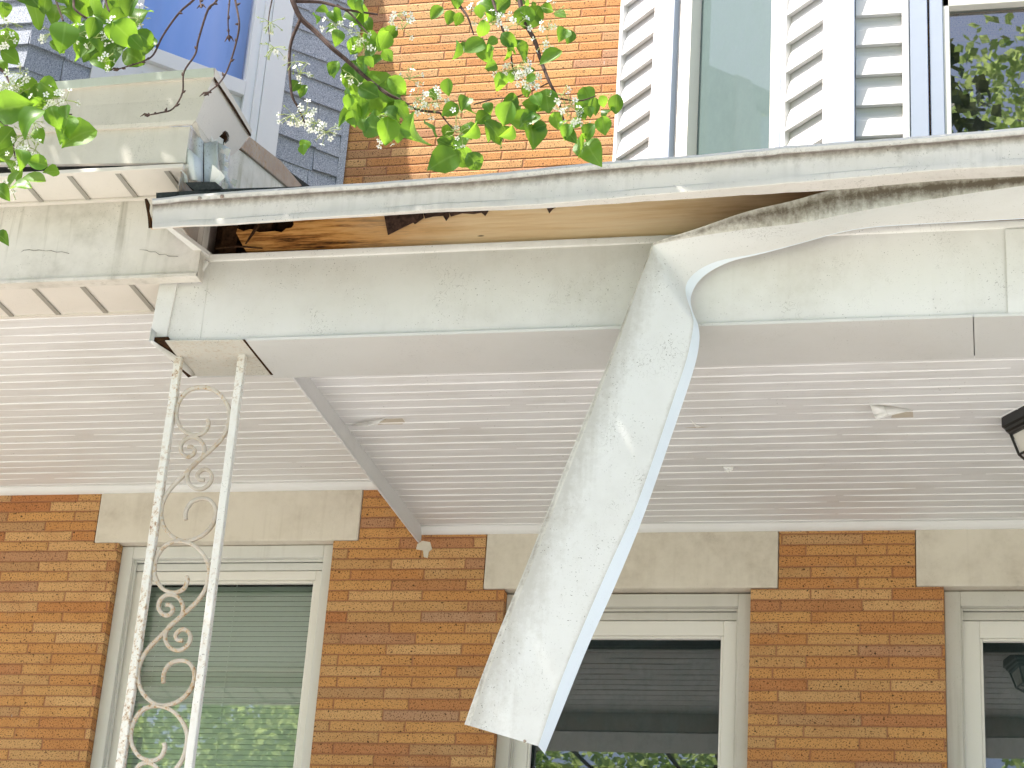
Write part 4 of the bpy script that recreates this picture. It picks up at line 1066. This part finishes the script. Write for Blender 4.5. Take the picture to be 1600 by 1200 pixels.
def leaves_from(lst, ox, oy, sc, Y, jit=0.10):
    more = [(x+rl.gauss(0, 0.45)*s, y+rl.gauss(0, 0.4)*s, s*rl.uniform(0.6, 1.0)) for x, y, s in lst if rl.random() < (0.25 if sc == 1 else 0.6)]
    for (x, y, s) in lst+more:
        p = Vector(aY(ox+x*sc, oy+y*sc, Y+rl.uniform(-jit, jit)))
        d = (p-Vector(EYE)).length
        ln = s*sc*d/FPX*rl.uniform(1.15, 1.45)*(0.9 if sc == 1 else 1)
        an = rl.gauss(0, 0.75)
        tip = Vector(RT)*math.sin(an) - Vector(UP)*math.cos(an) + TOCAM*rl.uniform(-0.5, 0.5)
        nrm = TOCAM*rl.uniform(0.8, 1.3) + Vector(RT)*rl.uniform(-0.6, 0.6) + Vector((0, 0, rl.uniform(-0.2, 0.9)))
        if rl.random() < 0.15: nrm = Vector(RT)*rl.choice((-1, 1)) + TOCAM*0.4
        leaf(lm, ltones, p, ln, tip, nrm, rl.random(), rl.uniform(0.05, 0.7), rl.uniform(-0.2, 0.8), rl.uniform(0.74, 0.95))
lm = MB(); ltones = []; ribs = []
G1 = [(55, 15, 48), (87, 18, 34), (112, 25, 34), (130, 8, 38), (150, 3, 34), (100, 52, 46), (125, 52, 36), (150, 62, 44), (90, 72, 26), (170, 84, 46), (190, 60, 44), (208, 88, 38), (218, 25, 46), (226, 60, 38), (185, 30, 34), (145, 42, 32), (178, 10, 30), (122, 78, 30), (160, 96, 30), (232, 68, 28), (70, 6, 30), (205, 8, 34), (160, 28, 32), (198, 40, 30), (110, 3, 28), (176, 55, 30), (140, 75, 30), (212, 66, 26),
      (42, 140, 42), (65, 150, 38), (20, 168, 48), (75, 138, 34), (50, 176, 30), (85, 182, 32), (103, 175, 22), (125, 210, 50), (98, 202, 20), (60, 210, 24), (8, 215, 34), (15, 258, 48), (34, 245, 32), (52, 284, 38), (32, 292, 30), (82, 268, 24), (12, 62, 34), (16, 88, 28), (4, 238, 34), (2, 300, 30), (2, 370, 26), (35, 160, 30), (5, 180, 34), (58, 165, 26), (22, 280, 26), (5, 15, 22), (3, 100, 24)]
G2 = [(335, 50, 60), (395, 60, 52), (465, 65, 80), (515, 105, 64), (460, 12, 54), (370, 130, 44), (395, 150, 64), (615, 135, 50), (585, 180, 48), (600, 230, 44), (545, 210, 84), (465, 190, 64), (380, 285, 54), (470, 325, 112), (560, 345, 112), (580, 420, 112), (500, 260, 56), (640, 355, 84), (470, 450, 94), (460, 490, 64), (540, 530, 84), (600, 540, 92), (650, 470, 54), (720, 540, 110), (780, 530, 76), (650, 550, 64), (865, 455, 62), (790, 390, 42), (855, 360, 54), (940, 445, 54), (955, 540, 70), (910, 590, 74), (840, 665, 108), (912, 655, 80), (962, 672, 78), (1050, 550, 110), (1030, 540, 74), (1100, 470, 84), (1115, 420, 64), (1160, 500, 84), (1205, 560, 88), (1205, 435, 64), (1265, 415, 74), (1190, 480, 54), (1110, 550, 64), (520, 380, 70), (610, 480, 70), (440, 400, 60), (530, 160, 60), (500, 460, 70), (560, 260, 60),
      (810, 55, 50), (860, 72, 48), (885, 205, 64), (965, 195, 94), (920, 195, 44), (1000, 120, 54), (890, 5, 44), (1050, 40, 84), (985, 45, 44), (1085, 15, 54), (1105, 165, 74), (1100, 220, 58), (1155, 210, 74), (1035, 275, 50), (1070, 340, 70), (1115, 325, 34), (1210, 70, 78), (1180, 10, 54), (1265, 35, 44), (1288, 245, 92), (1320, 60, 46), (1335, 140, 52), (1200, 325, 40), (1175, 380, 40), (1305, 500, 58), (1365, 565, 68), (1435, 400, 72), (1425, 455, 74), (1470, 440, 58), (1520, 470, 62), (1440, 550, 72), (1447, 625, 92), (1350, 545, 54), (1415, 470, 44), (1040, 170, 44), (1130, 190, 50),
      (215, 355, 46), (250, 378, 44), (258, 600, 50)]
leaves_from(G1, 0, 0, 1, 4.7); leaves_from(G2, 380, 0, 0.375, 4.95)
# leaves of the crown overhead, which shade the porch
cm = MB(); ctones = []
for k in range(CROWN_N):
    while True:
        a = (rl.uniform(-1, 1), rl.uniform(-1, 1), rl.uniform(-1, 1))
        if sum(q*q for q in a) < 1: break
    P = CROWN_C + Vector((a[0]*CROWN_R[0], a[1]*CROWN_R[1], a[2]*CROWN_R[2]))
    s = rl.uniform(0.07, 0.12)
    tip = Vector((rl.uniform(-1, 1), rl.uniform(-1, 1), rl.uniform(-1, 0.2))).normalized()
    nr = Vector((rl.uniform(-1, 1), rl.uniform(-1, 1), rl.uniform(0.2, 1.2)))
    nr = (nr-tip*nr.dot(tip)).normalized(); sd = tip.cross(nr)
    n0 = len(cm.f)
    cm.face([P-tip*s*.5, P+sd*s*.42-tip*s*.1, P+tip*s*.6, P-sd*s*.42-tip*s*.1]); ctones.append(rl.random())
co = cm.build('crown', M['crown'], pear, recalc=False); set_tone(co, ctones)
lo_ = lm.build('leaves', M['leaf'], pear, recalc=False); set_tone(lo_, ltones)
at = lo_.data.attributes.new('rib', 'FLOAT', 'POINT'); at.data.foreach_set('value', ribs)

# twigs and limbs
tm = MB()
def twig(pts, ox, oy, sc, Y, r0=0.006, r1=0.002, dY=0.0, buds=False):
    P = []
    for k, (x, y) in enumerate(pts):
        P.append(aY(ox+x*sc, oy+y*sc, Y+dY*k/max(1, len(pts)-1)+0.01*math.sin(k*2.1)))
    Q = catmull(P, 5); n = len(Q)
    tm.tube(Q, [r0+(r1-r0)*k/(n-1) for k in range(n)], 6)
    if buds:
        for k in range(2, n, 4):
            d = Vector((rl.uniform(-1, 1), 0, rl.uniform(-.4, 1)))*0.011
            tm.tube([Vector(Q[k]), Vector(Q[k])+d*0.6, Vector(Q[k])+d*1.4], [0.0028, 0.0042, 0.001], 5)
        e = Vector(Q[-1]); dd = (e-Vector(Q[-3])).normalized()
        tm.tube([e, e+dd*0.008, e+dd*0.02], [0.003, 0.0055, 0.001], 5)
        for s in (-1, 1): tm.tube([e, e+dd*0.012+Vector((0.006*s, 0, 0.006)), e+dd*0.018+Vector((0.014*s, 0, -.002))], [0.002, 0.003, 0.0008], 5)
twig([(120, -240), (190, -60), (205, 0), (240, 75), (300, 130), (370, 200), (430, 250), (520, 330), (600, 390), (650, 415), (720, 455), (820, 470)], 380, 0, .375, 4.95, 0.010, 0.0035)
twig([(820, 470), (850, 510), (890, 555)], 380, 0, .375, 4.95, 0.003, 0.0015)
twig([(240, 75), (195, 200), (200, 380), (230, 450), (262, 525)], 380, 0, .375, 4.95, 0.006, 0.0025)
twig([(205, 5), (330, 10), (430, 40), (560, 60)], 380, 0, .375, 4.95, 0.006, 0.003)
twig([(390, 20), (450, 60), (520, 140)], 380, 0, .375, 4.95, 0.004, 0.002)
twig([(1100, -260), (1140, -60), (1170, 80), (1215, 170), (1240, 250), (1275, 340), (1310, 410), (1335, 500)], 380, 0, .375, 4.95, 0.009, 0.003)
twig([(860, -120), (890, 0), (935, 70), (960, 145)], 380, 0, .375, 4.95, 0.006, 0.002)
twig([(1010, -120), (1040, 0), (1060, 60), (1078, 115)], 380, 0, .375, 4.95, 0.006, 0.003)
twig([(1078, 115), (1110, 200), (1125, 290), (1150, 335)], 380, 0, .375, 4.95, 0.004, 0.002)
twig([(960, 435), (1050, 412), (1150, 400), (1275, 345)], 380, 0, .375, 4.97, 0.002, 0.002)
twig([(140, -60), (120, 0), (105, 90), (112, 175)], 380, 0, .375, 4.95, 0.003, 0.0015)
twig([(1310, 410), (1400, 420), (1470, 400)], 380, 0, .375, 4.95, 0.003, 0.0015)
twig([(1430, -200), (1210, 0), (1120, 80), (1020, 220), (960, 340), (900, 380), (830, 405), (745, 430)], 0, 0, .25, 4.7, 0.0038, 0.002, 0, True)
twig([(1460, -220), (1355, 0), (1300, 60), (1240, 250), (1220, 340), (1150, 450), (1140, 580), (1080, 680), (1000, 705), (935, 718)], 0, 0, .25, 4.7, 0.0038, 0.002, 0, True)
twig([(1440, -200), (1470, 0), (1495, 150), (1470, 290), (1420, 440), (1370, 520), (1305, 575)], 0, 0, .25, 4.7, 0.0038, 0.002, 0, True)
twig([(1445, -150), (1435, 0), (1425, 120), (1430, 220)], 0, 0, .25, 4.7, 0.003, 0.002, 0, True)
twig([(1245, -80), (1250, 0), (1256, 35)], 0, 0, .25, 4.7, 0.003, 0.002, 0, True)
twig([(320, -150), (350, 0), (395, 130)], 0, 0, .25, 4.7, 0.005, 0.003)
twig([(440, -150), (460, 0), (470, 60), (570, 125), (650, 110)], 0, 0, .25, 4.7, 0.005, 0.002)
twig([(640, -150), (660, 0), (690, 90), (745, 185)], 0, 0, .25, 4.7, 0.005, 0.002)
twig([(-300, 660), (0, 683), (150, 700), (310, 705), (450, 715)], 0, 0, .25, 4.7, 0.006, 0.002)
twig([(-250, 300), (0, 430), (60, 520)], 0, 0, .25, 4.7, 0.006, 0.003)
twig([(-250, 600), (0, 750), (70, 840), (95, 990)], 0, 0, .25, 4.7, 0.006, 0.002)
tm.build('twigs', M['bark'], pear, recalc=True)
lb = MB()
lb.tube(catmull([(-4.6, 3.6, 0), (-4.65, 3.65, 1.5), (-4.55, 3.7, 3.2), (-4.3, 3.9, 5.0), (-4.1, 4.4, 7.0), (-3.9, 5.0, 9.0)], 5), [0.17-0.0043*k for k in range(26)], 10)
lb.build('trunk', M['bark'], pear)
lb = MB()
def limb(a, r0, r1):
    q = catmull(a, 5); lb.tube(q, [r0+(r1-r0)*k/(len(q)-1) for k in range(len(q))], 7)
limb([(-4.5, 3.75, 4.2), (-3.8, 4.2, 5.6), (-2.8, 4.7, 6.3), (-1.8, 5.1, 6.9), (-0.8, 5.4, 7.4)], 0.08, 0.02)
limb([(-4.3, 3.9, 5.0), (-3.6, 4.6, 6.4), (-3.0, 5.2, 7.4), (-2.3, 5.6, 8.3)], 0.07, 0.02)
limb([(-4.4, 3.85, 4.6), (-4.6, 4.4, 5.6), (-4.8, 5.0, 6.6), (-5.0, 5.5, 7.4)], 0.06, 0.02)
limb([(-2.8, 4.7, 6.3), (-2.5, 4.85, 5.9), tuple(aY(450, -90, 4.95))], 0.025, 0.013)
limb([(-1.8, 5.1, 6.9), (-1.4, 5.0, 6.2), tuple(aY(792, -97, 4.95))], 0.02, 0.009)
limb([(-3.3, 4.45, 6.0), (-2.9, 4.6, 5.6), tuple(aY(362, -52, 4.7))], 0.02, 0.008)
limb([(-3.8, 4.2, 5.6), (-3.2, 4.4, 5.3), tuple(aY(80, -37, 4.7))], 0.02, 0.006)
limb([(-4.4, 3.8, 4.4), (-3.7, 4.3, 4.55), tuple(aY(-70, 165, 4.7))], 0.02, 0.006)
lb.build('limbs', M['bark'], pear)
# blossoms
pm = MB(); sm_ = MB()
def flower(p, s, n):
    n = Vector(n).normalized(); a = n.orthogonal().normalized(); b = n.cross(a); ph = rl.uniform(0, 6)
    for k in range(5):
        th = ph+k*2*math.pi/5+rl.uniform(-.15, .15); d = a*math.cos(th)+b*math.sin(th); e = a*-math.sin(th)+b*math.cos(th)
        lf_ = rl.uniform(0.1, 0.45)
        pm.face([p+d*s*.12, p+d*s*.55+e*s*.30+n*s*lf_*.6, p+d*s*.95+e*s*.2+n*s*lf_, p+d*s*.95-e*s*.2+n*s*lf_, p+d*s*.55-e*s*.30+n*s*lf_*.6])
    for k in range(4):
        d = a*rl.uniform(-1, 1)+b*rl.uniform(-1, 1)
        sm_.tube([p, p+n*s*.4+d*s*.3], [s*.05, s*.04], 4, cap=False)
def corymb(x, y, ox, oy, sc, Y, n=7, rad=26, dry=0.0):
    c = Vector(aY(ox+x*sc, oy+y*sc, Y))
    hub = c + Vector((rl.uniform(-.01, .01), 0.01, 0.012))
    for k in range(int(n*1.5)):
        d = Vector((rl.gauss(0, 1), rl.gauss(0, 0.7), rl.gauss(-.2, 0.9))).normalized()
        p = hub + d*rad*rl.uniform(0.55, 1.1)*0.00166*sc*2.2
        md = hub+(p-hub)*0.55+Vector((0, 0, 0.004))
        sm_.tube([hub, md, p], [0.0009, 0.0008, 0.0011], 4, cap=False)
        if rl.random() < dry:
            sm_.tube([p, p+d*0.005], [0.0026, 0.0012], 5)
            for q in range(4):
                e = Vector((rl.uniform(-1, 1), rl.uniform(-1, 1), rl.uniform(-1, 1)))*0.006
                sm_.tube([p+d*.004, p+d*.006+e], [0.0007, 0.0004], 3, cap=False)
        else:
            flower(p, rl.uniform(0.0075, 0.0115), d*0.7+TOCAM*rl.uniform(0, .8))
for (x, y, n, dry) in [(120, 100, 8, .9), (120, 205, 9, .8), (225, 310, 7, .2), (210, 265, 5, .3), (190, 490, 9, .1), (250, 480, 9, .1), (300, 520, 9, .05), (325, 560, 7, .1), (635, 70, 7, .4), (665, 130, 4, .3), (720, 420, 9, .1), (765, 440, 9, .1), (800, 420, 6, .2), (870, 490, 7, .5), (890, 560, 6, .4), (1140, 285, 10, 0), (1185, 310, 10, 0), (1160, 345, 8, 0), (1100, 300, 7, .1), (1150, 110, 8, .1), (1280, 130, 6, .5), (1330, 400, 7, .6), (1350, 450, 7, .5), (1375, 510, 9, .1), (1250, 175, 6, .5), (455, 330, 5, .3), (560, 490, 8, 0), (590, 560, 8, 0), (680, 340, 7, .4), (480, 140, 7, .4), (1040, 110, 6, .2), (500, 210, 6, .3), (1300, 60, 5, .6), (385, 110, 6, .3), (960, 60, 5, .2)]:
    corymb(x, y, 380, 0, .375, 4.92, n, 30, dry)
for (x, y, n, dry) in [(700, 205, 9, .1), (300, 220, 7, 0), (20, 150, 6, .5), (15, 260, 8, .2), (100, 470, 9, .4), (50, 540, 9, .4), (240, 650, 8, .2), (345, 600, 6, .1), (400, 640, 6, .2), (120, 600, 6, .4), (60, 560, 7, .6), (150, 860, 8, .8), (195, 950, 8, .5), (130, 900, 8, .7), (110, 1000, 8, .6), (40, 1170, 6, .1), (480, 225, 5, .1), (580, 250, 5, .1), (860, 130, 6, .4), (620, 400, 5, .1), (200, 780, 7, .8)]:
    corymb(x, y, 0, 0, .25, 4.67, n, 42, dry)
bo = pm.build('blossoms', M['petal'], pear, recalc=False); sm_.build('flower_stalks', M['stalk'], pear, recalc=False)

# ------------------------------------------------------------------ trees over the road, seen in the window panes
def tree(x, y, h, r, seed, label, n=24000):
    q = random.Random(seed)
    t = thing('street_tree', (x, y, 0), label, 'tree', 'trees across the street')
    m = MB(); m.tube([(x, y, 0), (x+.1, y, h*.3), (x, y+.1, h*.62), (x+.1, y, h*.85)], [0.32, 0.25, 0.15, 0.05], 9)
    for k in range(7):
        an = k*0.9+q.random(); z0 = h*(0.3+0.06*k)
        m.tube([(x, y, z0), (x+math.cos(an)*r*.5, y+math.sin(an)*r*.5, z0+h*.12), (x+math.cos(an)*r*.85, y+math.sin(an)*r*.85, z0+h*.2)], [0.12, 0.07, 0.02], 6)
    m.build('trunk', M['bark'], t)
    cm = MB(); tn = []
    cl = [(Vector((q.gauss(0, .45)*r, q.gauss(0, .45)*r, h*(0.25+0.72*q.random()))), q.uniform(.16, .34)*r) for _ in range(44)]
    for k in range(n):
        c, rr = q.choice(cl); v = Vector((q.gauss(0, 1), q.gauss(0, 1), q.gauss(0, .8)))
        v = v.normalized()*rr*q.uniform(0.4, 1.05)
        p = Vector((x, y, 0))+c+v; s = q.uniform(.055, .13)
        a = Vector((q.uniform(-1, 1), q.uniform(-1, 1), q.uniform(-1, .4))).normalized(); b = a.orthogonal().normalized()
        b = (b*math.cos(k)+a.cross(b)*math.sin(k))
        cm.face([p-a*s, p+b*s*.6, p+a*s, p-b*s*.6]); tn.append(q.random())
    o = cm.build('crown', M['far'], t, recalc=False); set_tone(o, tn)
tree(-9.5, -15, 15, 4.5, 1, 'leafy green street tree seen only as a reflection in the window panes')
tree(-4.5, -14, 17, 4.6, 2, 'leafy green street tree seen only as a reflection in the window panes')
tree(1.4, -11.5, 26, 5.0, 3, 'leafy green street tree seen only as a reflection in the window panes')
tree(-16, -16, 15, 4.8, 5, 'leafy green street tree seen only as a reflection in the window panes')
